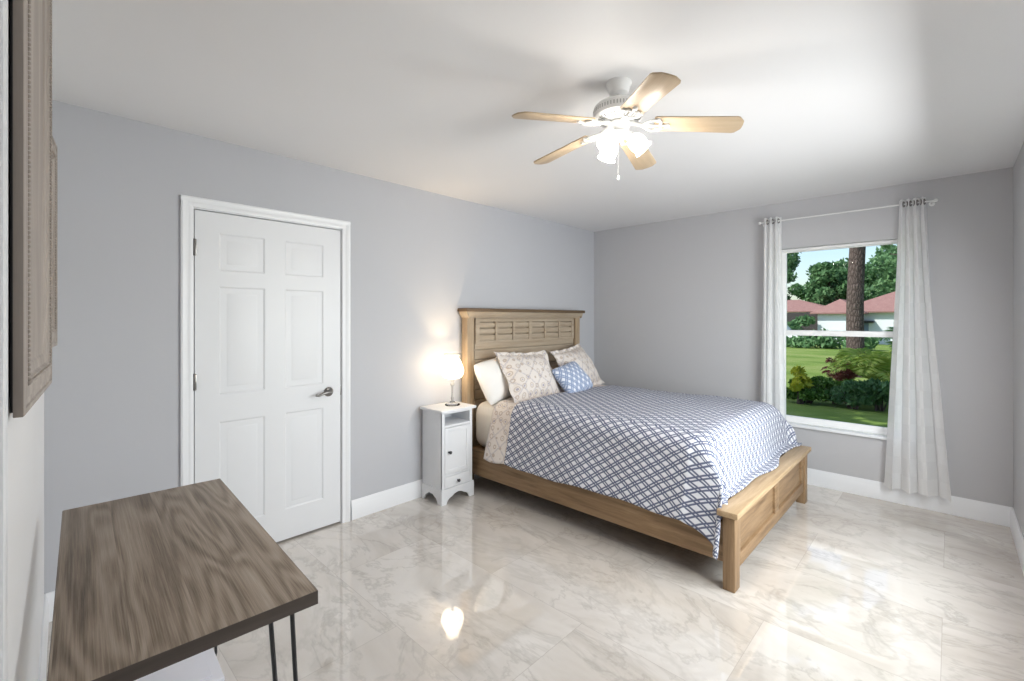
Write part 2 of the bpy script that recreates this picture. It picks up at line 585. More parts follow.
def tag(o, label=None, cat=None, group=None, kind=None):
    if label: o['label'] = label
    if cat: o['category'] = cat
    if group: o['group'] = group
    if kind: o['kind'] = kind
    return o
def thing(name, label, cat, loc, rotz=0.0, group=None):
    o = bpy.data.objects.new(name, None)
    COL.objects.link(o)
    o.empty_display_size = .1
    o.location = loc
    o.rotation_euler = (0, 0, rotz)
    return tag(o, label, cat, group)
def struct(name, mb, mat, label=None, smooth=30):
    return tag(mb.build(name, mat, None, smooth), label, None, None, 'structure')
def struct_root(name, loc, label=None):
    o = bpy.data.objects.new(name, None)
    COL.objects.link(o)
    o.location = loc
    return tag(o, label, None, None, 'structure')
def point_light(name, loc, watts, radius, color, parent=None):
    d = bpy.data.lights.new(name, 'POINT')
    d.energy = watts; d.shadow_soft_size = radius; d.color = color
    o = bpy.data.objects.new(name, d)
    COL.objects.link(o)
    o.location = loc
    if parent is not None:
        o.parent = parent
        o.location = world_of(parent).inverted() @ Vector(loc)
    return o

# ================================================================== THE SETTING
struct('floor', MB().box(-5.0, .15, DY - .15, .15, -.12, 0), 'floor', 'polished beige marble tile floor')
struct('ceiling', MB().box(-5.0, .15, DY - .15, .15, H, H + .12), 'ceiling', 'smooth white ceiling')
struct('roof', MB().box(-5.6, .95, DY - .8, .8, H + .13, H + .3), 'stucco', 'unseen roof slab over the room, its overhang added for shade outside')  # overhang added out of view to shade the near ground

# wall with the door (y = 0)
DX0, DX1, DZ = -4.010, -3.150, 2.048
wb = MB()
wb.box(-5.0, DX0 - .018, 0, .15, 0, H); wb.box(DX1 + .018, .15, 0, .15, 0, H); wb.box(DX0 - .018, DX1 + .018, 0, .15, DZ + .018, H)
struct('wall_back', wb, 'wall', 'pale grey wall behind the bed, with the white door')
# window wall (x = 0)
WY0, WY1, WZ0, WZ1 = -2.845, -1.93, .50, 2.05
wr = MB()
wr.box(0, .15, DY - .15, WY0, 0, H); wr.box(0, .15, WY1, 0, 0, H)
wr.box(0, .15, WY0, WY1, 0, WZ0 - .022); wr.box(0, .15, WY0, WY1, WZ1, H)
struct('wall_right', wr, 'wall_warm', 'pale grey wall with the window')
wf = MB()
wf.box(-5.0, W2X0, DY - .15, DY, 0, H); wf.box(W2X1, 0, DY - .15, DY, 0, H)
wf.box(W2X0, W2X1, DY - .15, DY, 0, W2Z0 - .022); wf.box(W2X0, W2X1, DY - .15, DY, W2Z1, H)
struct('wall_front', wf, 'wall_warm', 'pale grey wall at the right edge of the photo')
wl = MB()
wl.prism([(wall_c(0), 0), (wall_c(DY), DY), (wall_c(DY) - .15, DY), (wall_c(0) - .15, 0)], 'z', 0, H)
struct('wall_left', wl, 'ceiling', 'left wall along the desk, bright light put into its near-white colour')  # ceiling's near-white used here; it holds the bright light on this wall

def base_profile(h=.135, t=.016):
    return [(0, 0), (t, 0), (t, h * .70), (t * .85, h * .74), (t * .8, h * .80), (t * .5, h * .92), (t * .35, h), (0, h)]
bp = base_profile()
struct('baseboard_back', MB().prism([(-a, b) for a, b in bp], 'x', DX1 + .075, 0).prism([(-a, b) for a, b in bp], 'x', CX0, DX0 - .075), 'trim')
struct('baseboard_right', MB().prism([(-a, b) for a, b in bp], 'y', DY, 0), 'trim')
struct('baseboard_front', MB().prism([(DY + a, b) for a, b in bp], 'x', -4.7, 0), 'trim')
bl = MB().prism(bp, 'y', DY, 0)
for v in bl.bm.verts:
    v.co.x += wall_c(v.co.y)
struct('baseboard_left', bl, 'trim')

# ---- door
door = struct_root('door_1', (DX0, 0, 0), 'white six-panel door with a lever handle')
def door_slab():
    x0, x1, z0, z1 = DX0 + .004, DX1 - .004, .014, 2.042
    mb = MB()
    yb, yf = .035, 0.0
    W = x1 - x0
    st, mu = .118, .118
    cols = [(x0 + st, x0 + (W - mu) / 2), (x0 + (W + mu) / 2, x1 - st)]
    rows = [(.205, .825), (.985, 1.615), (1.705, 1.925)]
    xs = [x0, cols[0][0], cols[0][1], cols[1][0], cols[1][1], x1]
    zs = [z0] + [z for r in rows for z in r] + [z1]
    mb.box(x0, x1, yf + .006, yb, z0, z1)
    for i in range(5):
        for j in range(7):
            a0, a1, b0, b1 = xs[i], xs[i + 1], zs[j], zs[j + 1]
            if i in (1, 3) and j in (1, 3, 5):
                # sunk moulding and raised field
                d = [(0, 0), (.006, .003), (.014, .0105), (.022, .011), (.045, .005), (.052, .004)]
                prev = None
                for ins, dep in d:
                    ring = [(a0 + ins, yf + dep, b0 + ins), (a1 - ins, yf + dep, b0 + ins), (a1 - ins, yf + dep, b1 - ins), (a0 + ins, yf + dep, b1 - ins)]
                    if prev:
                        for k in range(4):
                            mb.quad([prev[k], prev[(k + 1) % 4], ring[(k + 1) % 4], ring[k]])
                    prev = ring
                mb.quad(prev)
            else:
                mb.quad([(a0, yf, b0), (a1, yf, b0), (a1, yf, b1), (a0, yf, b1)])
    # rim from the front skin back to the core
    for (p, q) in (((x0, z0), (x1, z0)), ((x1, z0), (x1, z1)), ((x1, z1), (x0, z1)), ((x0, z1), (x0, z0))):
        mb.quad([(p[0], yf, p[1]), (q[0], yf, q[1]), (q[0], yf + .007, q[1]), (p[0], yf + .007, p[1])])
    bmesh.ops.remove_doubles(mb.bm, verts=mb.bm.verts, dist=.0002)
    return mb
door_slab().build('door_slab', 'doorwhite', door, smooth=20)
# jamb, and a black panel painting the shade behind the slab
jb = MB()
jb.box(DX0 - .018, DX0, .002, .15, 0, DZ + .018); jb.box(DX1, DX1 + .018, .002, .15, 0, DZ + .018); jb.box(DX0, DX1, .002, .15, DZ, DZ + .018)
jb.build('door_jamb', 'trim', door)
MB().box(DX0, DX1, .10, .15, 0, DZ).build('gap_shade_panel', 'dark', door)
for z in (1.83, 1.07, .25):
    MB().box(DX0 - .006, DX0 + .012, -.004, .004, z - .045, z + .045, .001).lathe([(0, -.047), (.006, -.047), (.006, .047), (0, .047)], (DX0 + .002, -.006, z), 12).build('hinge', 'nickel', door)
hx, hz = -3.238, .928
hd = MB()
hd.lathe([(0, 0), (.032, 0), (.032, .006), (.026, .010), (.014, .014), (.011, .030), (.011, .045), (0, .045)], (hx, 0, hz), 24, Matrix.Rotation(PI / 2, 4, 'X'))
hd.tube([(hx, -.044, hz), (hx - .03, -.050, hz + .002), (hx - .06, -.050, hz - .003), (hx - .085, -.048, hz - .014), (hx - .105, -.046, hz - .010)], [.011, .010, .009, .008, .007], 12)
hd.build('door_handle', 'nickel', door, smooth=50)
MB().box(DX1 - .004, DX1 + .001, -.002, .02, .895, .955, .0005).build('latch_plate', 'nickel', door)
# casing
def casing(poly_x0, poly_x1, mirrored):
    w_ = poly_x1 - poly_x0
    p = [(0, 0), (0, -.012), (.012, -.016), (.022, -.014), (.030, -.018), (w_ - .008, -.021), (w_, -.017), (w_, 0)]
    return p
cs = MB()
CWID = .057
pr = casing(0, CWID, False)
cs.prism([(DX1 + .006 + a, b) for a, b in pr], 'z', 0, DZ + .006 + CWID * .5)
cs.prism([(DX0 - .006 - a, b) for a, b in pr], 'z', 0, DZ + .006 + CWID * .5)
cs.prism([(b, DZ + .006 + a) for a, b in pr], 'x', DX0 - .006 - CWID, DX1 + .006 + CWID)
struct('trim_1', cs, 'trim', 'white moulded casing around the door')

# second door on the left wall; only its casing edge reaches the photo's left border
d2 = struct_root('door_2', (wall_c(-2.7), -2.7, 0), 'white door in the left wall, at the photo\'s left border')
def on_left(mb):
    for v in mb.bm.verts:
        v.co.x += wall_c(v.co.y)
    return mb
on_left(MB().box(0, .016, -2.25, -2.19, 0, 2.11, .003).box(0, .016, -3.17, -3.11, 0, 2.11, .003).box(0, .016, -3.17, -2.19, 2.05, 2.11, .003)).build('door_casing', 'trim', d2)
on_left(MB().box(-.01, .004, -3.108, -2.252, .012, 2.045, .001)).build('door_slab', 'doorwhite', d2)

# ---- window
win = struct_root('window_1', (0, (WY0 + WY1) / 2, WZ0), 'white single-hung window')
f = MB()
FX0, FX1 = .055, .125
fw = .032
f.box(FX0, FX1, WY0, WY0 + fw, WZ0, WZ1, .002); f.box(FX0, FX1, WY1 - fw, WY1, WZ0, WZ1, .002)
f.box(FX0, FX1, WY0 + fw, WY1 - fw, WZ1 - .022, WZ1, .002); f.box(FX0, FX1, WY0 + fw, WY1 - fw, WZ0, WZ0 + .02, .002)
f.build('window_frame', 'vinyl', win)
def sash(y0, y1, z0, z1, x0, x1, wv, wt, wb_):
    s_ = MB()
    s_.box(x0, x1, y0, y0 + wv, z0, z1, .003); s_.box(x0, x1, y1 - wv, y1, z0, z1, .003)
    s_.box(x0, x1, y0 + wv, y1 - wv, z1 - wt, z1, .003); s_.box(x0, x1, y0 + wv, y1 - wv, z0, z0 + wb_, .003)
    return s_
ya, yb_ = WY0 + fw, WY1 - fw
lo = sash(ya, yb_, WZ0 + .012, 1.322, .060, .085, .040, .044, .046).build('lower_sash', 'vinyl', win)
up = sash(ya, yb_, 1.285, WZ1 - .016, .090, .115, .040, .012, .040).build('upper_sash', 'vinyl', win)
MB().box(.071, .074, ya + .03, yb_ - .03, WZ0 + .04, 1.29).build('window_pane', 'glass', lo)
MB().box(.101, .104, ya + .03, yb_ - .03, 1.31, WZ1 - .03).build('window_pane', 'glass', up)
sl = MB().box(-.026, .055, WY0 - .0, WY1 + .0, WZ0 - .022, WZ0, .003)
sl.build('window_sill', 'trim', win)

win2 = struct_root('fill_window', ((W2X0 + W2X1) / 2, DY, W2Z0), 'white window added out of view for the fill light')  # added opening, never in view; carries the fill light
f = MB()
for a in ((W2X0, W2X0 + .06, W2Z0, W2Z1), (W2X1 - .06, W2X1, W2Z0, W2Z1), (W2X0 + .06, W2X1 - .06, W2Z1 - .05, W2Z1), (W2X0 + .06, W2X1 - .06, W2Z0, W2Z0 + .05), (W2X0 + .06, W2X1 - .06, 1.26, 1.31)):
    f.box(a[0], a[1], DY - .12, DY - .06, a[2], a[3], .002)
f2 = f.build('window_frame', 'white_metal', win2)
MB().box(W2X0 + .05, W2X1 - .05, DY - .092, DY - .089, W2Z0 + .04, W2Z1 - .04).build('window_pane', 'glass', f2)
MB().box(W2X0, W2X1, DY - .06, DY + .026, W2Z0 - .022, W2Z0, .003).build('window_sill', 'trim', win2)

# ================================================================== CEILING FAN
FX, FY = -2.855, -2.022
fan = thing('ceiling_fan', 'white five-blade ceiling fan with pale wood blades and three lit glass shades', 'ceiling fan', (FX, FY, H))
def ctr(z=0): return (FX, FY, z)
MB().lathe([(0, H), (.055, H), (.056, H - .006), (.052, H - .014), (.046, H - .034), (.040, H - .046), (.020, H - .054), (0, H - .054)], ctr(), 32).build('canopy', 'white_metal', fan, 40)
MB().lathe([(0, H - .05), (.014, H - .05), (.014, H - .10), (0, H - .10)], ctr(), 16).build('downrod', 'white_metal', fan, 40)
mo = MB().lathe([(0, 2.385), (.030, 2.384), (.040, 2.378), (.070, 2.374), (.096, 2.366), (.108, 2.355), (.110, 2.345), (.110, 2.326), (.106, 2.314), (.092, 2.305), (.070, 2.297), (.055, 2.292), (0, 2.292)], ctr(), 48)
motor = mo.build('motor_housing', 'white_metal', fan, 35)
M['vent'] = plain('vent_grey', (.40, .40, .40), .6)
vt = MB()
for k in range(52):
    a = 2 * PI * k / 52
    vt.box(.1085, .1106, -.0022, .0022, 2.328, 2.344, mat=Matrix.Translation(ctr()) @ Matrix.Rotation(a, 4, 'Z'))
vt.build('side_vent', M['vent'], motor, 0)
vt2 = MB()
for k in range(36):
    a = 2 * PI * k / 36
    vt2.box(.066, .094, -.0014, .0014, 2.2965, 2.3018, mat=Matrix.Translation(ctr()) @ Matrix.Rotation(a, 4, 'Z') @ Matrix.Translation((.08, 0, 2.299)) @ Matrix.Rotation(-.26, 4, 'Y') @ Matrix.Translation((-.08, 0, -2.2995)))
vt2.build('underside_vent', M['vent'], motor, 0)
MB().lathe([(0, 2.293), (.040, 2.293), (.050, 2.285), (.050, 2.274), (.044, 2.268), (.044, 2.248), (.048, 2.244), (.048, 2.232), (.040, 2.224), (.018, 2.218), (.010, 2.206), (0, 2.204)], ctr(), 32).build('switch_housing', 'white_metal', fan, 40)
PHASE = 229.5
DROOP = math.radians(6.0)
for k in range(5):
    a = math.radians(PHASE + 72 * k)
    base_m = Matrix.Translation((FX, FY, 2.288)) @ Matrix.Rotation(a, 4, 'Z') @ Matrix.Rotation(DROOP, 4, 'Y')
    bm_ = base_m @ Matrix.Rotation(math.radians(-11), 4, 'X')
    out = [(.150, -.044), (.158, -.050), (.25, -.050), (.40, -.054), (.475, -.056), (.486, -.052), (.505, -.026), (.507, 0), (.505, .026), (.486, .052), (.475, .056), (.40, .054), (.25, .050), (.158, .050), (.150, .044)]
    blade = MB().prism(out, 'z', -.003, .003, .001).build('fan_blade', 'blade', None, 30)
    blade.parent = fan
    mloc = world_of(fan).inverted() @ bm_
    blade.location = mloc.to_translation(); blade.rotation_euler = mloc.to_euler()
    # ornate iron: stem from the hub that splits into a three-lobed plate under the blade
    ir = MB()
    ir.tube([(.050, 0, .002), (.085, 0, -.004), (.115, 0, -.010), (.135, 0, -.010)], [.010, .008, .008, .010], 10)
    for sy in (-1, 1):
        ir.tube([(.100, 0, -.008), (.118, sy * .022, -.010), (.140, sy * .038, -.009), (.165, sy * .036, -.008), (.180, sy * .020, -.008), (.176, sy * .006, -.008)], [.006, .006, .0055, .0055, .0055, .005], 8)
    ir.tube([(.130, 0, -.009), (.160, 0, -.009), (.205, 0, -.008)], [.006, .005, .006], 8)
    for px_, py_ in ((.165, -.034), (.165, .034), (.205, 0)):
        ir.lathe([(0, -.013), (.009, -.012), (.010, -.009), (.010, -.003), (0, -.003)], (px_, py_, 0), 12)
    iron = ir.build('blade_bracket', 'white_metal', None, 50)
    iron.parent = blade
for k in range(3):
    a = math.radians(-58 + 120 * k)
    R_ = Matrix.Translation((FX, FY, 2.236)) @ Matrix.Rotation(a, 4, 'Z') @ Matrix.Translation((.042, 0, .0)) @ Matrix.Rotation(math.radians(180 - 42), 4, 'Y') @ Matrix.Scale(.82, 4)
    # local +z runs down and outwards
    MB().lathe([(0, -.02), (.014, -.02), (.016, 0), (.022, .008), (.022, .022), (.018, .026), (0, .026)], (0, 0, 0), 20, None).xf(R_).build('lamp_holder', 'white_metal', fan, 40)
    prof = [(.020, .020), (.030, .026), (.040, .040), (.045, .058), (.046, .076), (.043, .094), (.042, .104), (.046, .112), (.052, .118)]
    inner = [(r - .003, z) for r, z in prof[::-1]]
    sh = MB().lathe(prof + inner, (0, 0, 0), 28).xf(R_).build('glass_shade', 'shade', fan, 60)
    MB().lathe([(0, .024), (.010, .026), (.012, .040), (.020, .056), (.022, .068), (.016, .080), (0, .085)], (0, 0, 0), 16).xf(R_).build('bulb', 'bulb', sh, 60)
    p = R_ @ Vector((0, 0, .100))
    point_light('bulb_light', p, FAN_W, .035, (1, .94, .86), fan)
ch = MB()
for k in range(34):
    ch.lathe([(0, -.0022), (.002, 0), (0, .0022)], (FX + .005, FY + .005, 2.206 - k * .0042), 6)
ch.lathe([(0, .012), (.004, .008), (.007, -.004), (.005, -.012), (0, -.014)], (FX + .005, FY + .005, 2.050), 12)
ch.build('pull_chain', 'white_metal', fan, 60)

# ================================================================== BED
BX0, BX1, BC = -2.110, -.440, -1.275
bed = thing('bed', 'oak bed with a tall capped headboard and low panelled footboard', 'bed', (BC, -1.15, 0))
# headboard
FX0_, FX1_ = BX0, BX1
BX0, BX1 = -2.072, -.425
hb = MB()
hb.box(BX0 + .07, BX1 - .07, -.056, -.035, .20, 1.44)
rows_z = [.55 + .087 * k for k in range(8)]
for z in rows_z:
    hb.box(BX0 + .10, BX1 - .10, -.078, -.054, z, z + .079, .004)
head = hb.build('headboard', 'oak_pale', bed, 20)
n_ = 6
xs = [BX0 + .125 + k * (BX1 - BX0 - .25) / n_ for k in range(n_ + 1)]
lv = MB()
for i in range(n_):
    for j in range(3):
        z = 1.236 + j * .056
        lv.box(xs[i] + .018, xs[i + 1] - .018, -.084, -.054, z, z + .044, .005, mat=None)
lv.build('louvre_slats', 'oak_pale', head, 20)
stl = MB()
for i, x in enumerate(xs):
    w_ = .022 if i in (0, 3, 6) else .014
    stl.box(x - w_, x + w_, -.090, -.054, 1.215, 1.41, .003)
stl.box(xs[0] - .02, xs[-1] + .02, -.089, -.054, 1.400, 1.432, .003)
stl.box(xs[0] - .02, xs[-1] + .02, -.088, -.054, 1.205, 1.230, .003)
stl.build('stiles', 'oak_pale', head, 20)
for x in (BX0 + .040, BX1 - .040):
    MB().box(x - .040, x + .040, -.095, -.020, 0, 1.444, .004).build('headboard_post', 'oak_pale_z', head)
hc = MB().prism([(-.020, 1.435), (-.098, 1.435), (-.100, 1.445), (-.112, 1.460), (-.122, 1.478), (-.124, 1.488), (-.020, 1.488)], 'x', BX0 - .002, BX1 + .002)
for sx, xe in ((-1, BX0), (1, BX1)):
    hc.prism([(xe, 1.435), (xe + sx * .004, 1.445), (xe + sx * .018, 1.462), (xe + sx * .028, 1.480), (xe + sx * .028, 1.488), (xe, 1.488)], 'y', -.118, -.020)
hc.build('crown_moulding', 'oak_pale', head, 25)
MB().box(BX0 - .042, BX1 + .042, -.138, -.014, 1.488, 1.518, .005).build('headboard_cap', 'oak_cap', head)
BX0, BX1 = -2.122, -.452
# rails
for x0, x1 in ((BX0 + .010, BX0 + .040), (BX1 - .040, BX1 - .010)):
    MB().box(x0, x1, -2.21, -.09, .140, .352, .004).build('side_rail', 'oak_y', bed)
# footboard
FY0, FY1 = -2.270, -2.208
fb = MB()
fb.box(BX0 + .07, BX1 - .07, FY0 + .026, FY1 - .015, .10, .385)
fb.box(BX0 + .07, BX1 - .07, FY0 + .010, FY1 - .012, .095, .165, .003)
fb.box(BX0 + .07, BX1 - .07, FY0 + .010, FY1 - .015, .348, .388, .003)
for xa, xb in ((BX0 + .07, BX0 + .125), (BC - .045, BC + .045), (BX1 - .125, BX1 - .07)):
    fb.box(xa, xb, FY0 + .0105, FY1 - .015, .160, .352, .003)
foot = fb.build('footboard', 'oak_x', bed, 25)
for x in (BX0 + .040, BX1 - .040):
    MB().box(x - .040, x + .040, FY0, FY1, 0, .392, .004).build('leg', 'oak_z', foot)
MB().box(BX0 - .026, BX1 + .026, FY0 - .022, FY1 + .022, .392, .424, .005).build('footboard_cap', 'oak_top', foot)
# slat base hidden under the mattress
MB().box(BX0 + .036, BX1 - .036, -2.20, -.10, .30, .325, .003).build('slat_base', 'oak_x', bed)
# mattress
MX0, MX1, MY0, MY1, MTOP = -2.050, -.500, -2.130, -.110, .735
tag(MB().box(MX0 + .008, MX1 - .008, MY0 + .005, MY1, .326, MTOP - .012, .105, 5).build('mattress', 'mattress', None, 40), 'white mattress showing at the head of the oak bed', 'mattress')

# ---- quilts draped over the mattress
WH = (MX1 - MX0) / 2
MC = (MX0 + MX1) / 2
def profile(d, r=.12, k=.25):
    if d <= 0: return 0.0, 0.0
    L = r * PI / 2
    if d < L:
        a = d / r
        return r * math.sin(a), r * (1 - math.cos(a))
    e = d - L
    return r + e * k, r + e * math.sqrt(1 - k * k)
RAD = .12
def drape(s, t, lift=0.0, drop_scale=1.0, seed=0.0):
    """s across from the middle line, t = distance from the head wall; returns a world point"""
    es = abs(s) - (WH - RAD)
    et = t - (-MY0 - RAD)
    sg = 1 if s > 0 else -1
    top = MTOP + lift
    nz = noise.noise(Vector((s * 2.2 + seed, t * 2.2, 1.7))) * .012 + noise.noise(Vector((s * 6 + seed, t * 6, 4.2))) * .005
    if es <= 0 and et <= 0:
        crown = .022 * (1 - (s / WH) ** 2) 
        return Vector((MC + s, -t, top + nz + crown))
    crown = .022 * (1 - min(1, abs(s) / WH) ** 2)
    if et <= 0:
        o, dn = profile(es)
        q = min(1, es / .4)
        rip = .009 * math.sin(t * 6.5 + seed) * q * q + .004 * math.sin(t * 15 + 1.3 + seed) * q * q
        return Vector((MC + sg * (WH - RAD + o + max(0, lift - .004) + rip), -t, top - dn + nz * (1 - q) + crown))
    if es <= 0:
        o, dn = profile(et, k=.10)
        q = min(1, et / .35)
        y = -MY0 - RAD + o + .008 * math.sin(s * 8 + .6) * q
        z = top - dn + crown * (1 - q * .6) + nz * (1 - q)
        zmin = .431 + lift * .3
        if z < zmin:
            y += (zmin - z) * .75
            z = zmin
        return Vector((MC + s, -y, z))
    rho = math.hypot(es, et)
    th = math.atan2(et, es) / (PI / 2)            # 0 = side, 1 = foot
    ox, _ = profile(es)
    oy, _ = profile(et, k=.10)
    _, dn = profile(rho, k=.12)
    low = max(0, min(1, (es - .10) / .16)); low = low * low * (3 - 2 * low)
    back = max(0, et - .19)
    x = WH - RAD + ox + max(0, lift - .004) * low
    y = -MY0 - RAD + oy + .065 * low * min(1, et / .12)
    if sg < 0:
        # the spare cloth of the corner folds back over the side and hangs as a flap
        y -= .17 * back * low
        x += .014 * low * min(1, back / .06)
    z = top - dn
    zmin = .431 + lift * .3
    if z < zmin and low < 1:
        over = (zmin - z) * (1 - low)
        y += over * .75
        z += over
    if sg > 0:
        z = max(z, zmin)
    return Vector((MC + sg * x, -y, z))
def quilt_grid(t0, t1f, s0f, s1f, lift, nu, nv, seed):
    def f_(i, j):
        t_ = t0(j) if callable(t0) else t0
        # i: across, j: along
        tt = t_ + (t1f(i) - t_) * j
        ss = s0f(j) + (s1f(j) - s0f(j)) * i
        return drape(ss, tt, lift, 1.0, seed), (ss, tt)
    return MB().grid(f_, nu, nv)
def near_hem(j):
    return -(WH - RAD + .12 * PI / 2 + .335 + .085 * max(0, min(1, (j - .73) / .10)) ** 2 - .16 * max(0, (j - .87) / .13) + .006 * math.sin(j * 11) + .004 * math.sin(j * 31))
qm = quilt_grid(.60, lambda i: -MY0 - RAD + .188 + .27 + .022 * math.sin(i * 12 + 2.0) + .010 * math.sin(i * 27), near_hem, lambda j: WH - RAD + .188 + .33, .020, 190, 150, 0.3)
quilt = qm.build('quilt', 'quilt', None, 0)
for p in quilt.data.polygons: p.use_smooth = True
so = quilt.modifiers.new('thick', 'SOLIDIFY'); so.thickness = .010; so.offset = 1
tag(quilt, 'white quilt with navy blue lattice lines spread over the bed', 'quilt')
cm = quilt_grid(lambda j: .37, lambda i: .90, lambda j: -(WH - RAD + .188 + .325 + .01 * math.sin(j * 9)), lambda j: WH - RAD + .188 + .32, .004, 110, 24, 5.1)
cov = cm.build('coverlet', 'floral', None, 0)
for p in cov.data.polygons: p.use_smooth = True
so = cov.modifiers.new('thick', 'SOLIDIFY'); so.thickness = .006; so.offset = 1
tag(cov, 'cream medallion-print coverlet hanging out above the blue quilt, near the nightstand', 'coverlet')

# ---- pillows
def pillow(name, w_, h_, t_, mat, M4, flange=0.0, sag=0.0, label='', cat='pillow', group=None, n=44, seed=0):
    def side(sgn):
        def f_(i, j):
            u, v = i * 2 - 1, j * 2 - 1
            iw, ih = (w_ / 2 - flange), (h_ / 2 - flange)
            x, y = u * w_ / 2, v * h_ / 2
            a = min(1, abs(x) / iw); b = min(1, abs(y) / ih)
            th = (max(0, 1 - a ** 2.6) ** .55) * (max(0, 1 - b ** 2.6) ** .55) * t_ / 2
            # sides pull in between the corners
            x *= 1 - .07 * (1 - v * v); y *= 1 - .09 * (1 - u * u)
            if not flange:
                x *= 1 - .10 * v ** 4; y *= 1 - .10 * u ** 4
            z = sgn * (th + .003)
            nn = noise.noise(Vector((x * 7 + seed, y * 7, sgn * 3 + seed))) * .012 * min(1, th / .03)
            z += nn
            if flange and (abs(i * 2 - 1) * w_ / 2 > iw or abs(v) * h_ / 2 > ih):
                z += .008 * math.sin(x * 40 + y * 31 + seed)
            y -= sag * (1 - u * u) * max(0, v) * .1
            return Vector((x, y, z)), (x + 5, y + 5)
        return f_
    mb = MB().grid(side(1), n, n)
    m2 = MB().grid(side(-1), n, n)
    bmesh.ops.reverse_faces(m2.bm, faces=m2.bm.faces)
    mb._add(m2.bm)
    bmesh.ops.remove_doubles(mb.bm, verts=mb.bm.verts, dist=.00005)
    # close the open rim between front and back skins
    ed = [e for e in mb.bm.edges if len(e.link_faces) == 1]
    if ed:
        try:
            bmesh.ops.bridge_loops(mb.bm, edges=ed)
        except Exception:
            pass
    mb.xf(M4)
    return tag(mb.build(name, mat, None, 80), label, cat, group)
def lean(cx, cy, cz, tilt, yaw=0.0, roll=0.0):
    """front face turned to -y, leaned back by tilt degrees from upright"""
    return Matrix.Translation((cx, cy, cz)) @ Matrix.Rotation(math.radians(yaw), 4, 'Z') @ Matrix.Rotation(math.radians(90 - tilt), 4, 'X') @ Matrix.Rotation(math.radians(roll), 4, 'Z')
pillow('bed_pillow', .62, .40, .19, 'sheet', lean(-1.775, -.235, .915, 24, 2, 9), label='plain white pillow behind the medallion sham, nearest the lamp', seed=1)
pillow('pillow_sham', .64, .50, .18, 'floral', lean(-1.595, -.400, .925, 33, -3, -2), .040, label='cream medallion-print sham in front of the plain white pillow', group='medallion shams', seed=2)
pillow('pillow_sham', .68, .50, .18, 'floral', lean(-.845, -.375, .930, 33, 8, 5), .040, label='cream medallion-print sham leaning behind the small blue cushion', group='medallion shams', seed=3)
pillow('throw_cushion', .37, .33, .14, 'cushion', lean(-1.215, -.575, .880, 40, -10, 14), label='small blue and white lattice cushion resting on the quilt', cat='cushion', seed=4)

# ================================================================== NIGHTSTAND
NX0, NX1, NYF, NYB = -2.480, -2.175, -.275, -.022
ns = thing('nightstand', 'narrow white nightstand with open cubby, door and small drawer', 'nightstand', ((NX0 + NX1) / 2, -.15, 0))
nb = MB()
tk = .016
nb.box(NX0, NX0 + tk, NYF, NYB, .06, .705, .001); nb.box(NX1 - tk, NX1, NYF, NYB, .06, .705, .001)
nb.box(NX0 + tk, NX1 - tk, NYB - .008, NYB, .06, .705)
for z0, z1 in ((.100, .116), (.208, .222), (.585, .603), (.690, .705)):
    nb.box(NX0 + tk, NX1 - tk, NYF, NYB - .008, z0, z1, .001)
nb.box(NX0, NX0 + .026, NYF - .001, NYF + .012, .10, .705, .001); nb.box(NX1 - .026, NX1, NYF - .001, NYF + .012, .10, .705, .001)
nb.build('carcass', 'nswhite', ns)
MB().box(NX0 - .024, NX1 + .024, NYF - .028, NYB + .004, .705, .727, .006).build('top', 'nswhite', ns)
nd = MB()
dx0, dx1 = NX0 + .028, NX1 - .028
nd.box(dx0, dx1, NYF + .002, NYF + .014, .225, .582)
fr_ = .032
for a in ((dx0, dx0 + fr_, .225, .582), (dx1 - fr_, dx1, .225, .582), (dx0 + fr_, dx1 - fr_, .225, .225 + fr_), (dx0 + fr_, dx1 - fr_, .582 - fr_, .582)):
    nd.box(a[0], a[1], NYF - .003, NYF + .004, a[2], a[3], .0012)
ndo = nd.build('cabinet_door', 'nswhite', ns)
def knob(x, z, par):
    MB().lathe([(0, 0), (.007, 0), (.005, .008), (.006, .012), (.012, .016), (.013, .021), (.009, .026), (0, .027)], (x, NYF - .002, z), 18, Matrix.Rotation(PI / 2, 4, 'X')).build('knob', 'knob', par, 50)
knob(dx0 + .040, .395, ndo)
ndr = MB().box(dx0, dx1, NYF - .003, NYF + .20, .120, .205, .002).build('drawer', 'nswhite', ns)
knob((dx0 + dx1) / 2, .160, ndr)
def apron(a, b):
    w_ = b - a
    pts = [(0, 0), (0, .118), (1, .118), (1, 0), (.86, 0), (.83, .020), (.80, .034), (.76, .044), (.70, .050), (.66, .056), (.62, .066), (.5, .074), (.38, .066), (.34, .056), (.30, .050), (.24, .044), (.20, .034), (.17, .020), (.14, 0)]
    return [(a + p * w_, z) for p, z in pts]
nf = MB().prism(apron(NX0 - .010, NX1 + .010), 'y', NYF - .010, NYF + .006, 0)
for x0, x1 in ((NX0 - .010, NX0 + .006), (NX1 - .006, NX1 + .010)):
    nf.prism(apron(NYF + .0065, NYB), 'x', x0, x1, 0)
nf.build('scalloped_base', 'nswhite', ns, 20)

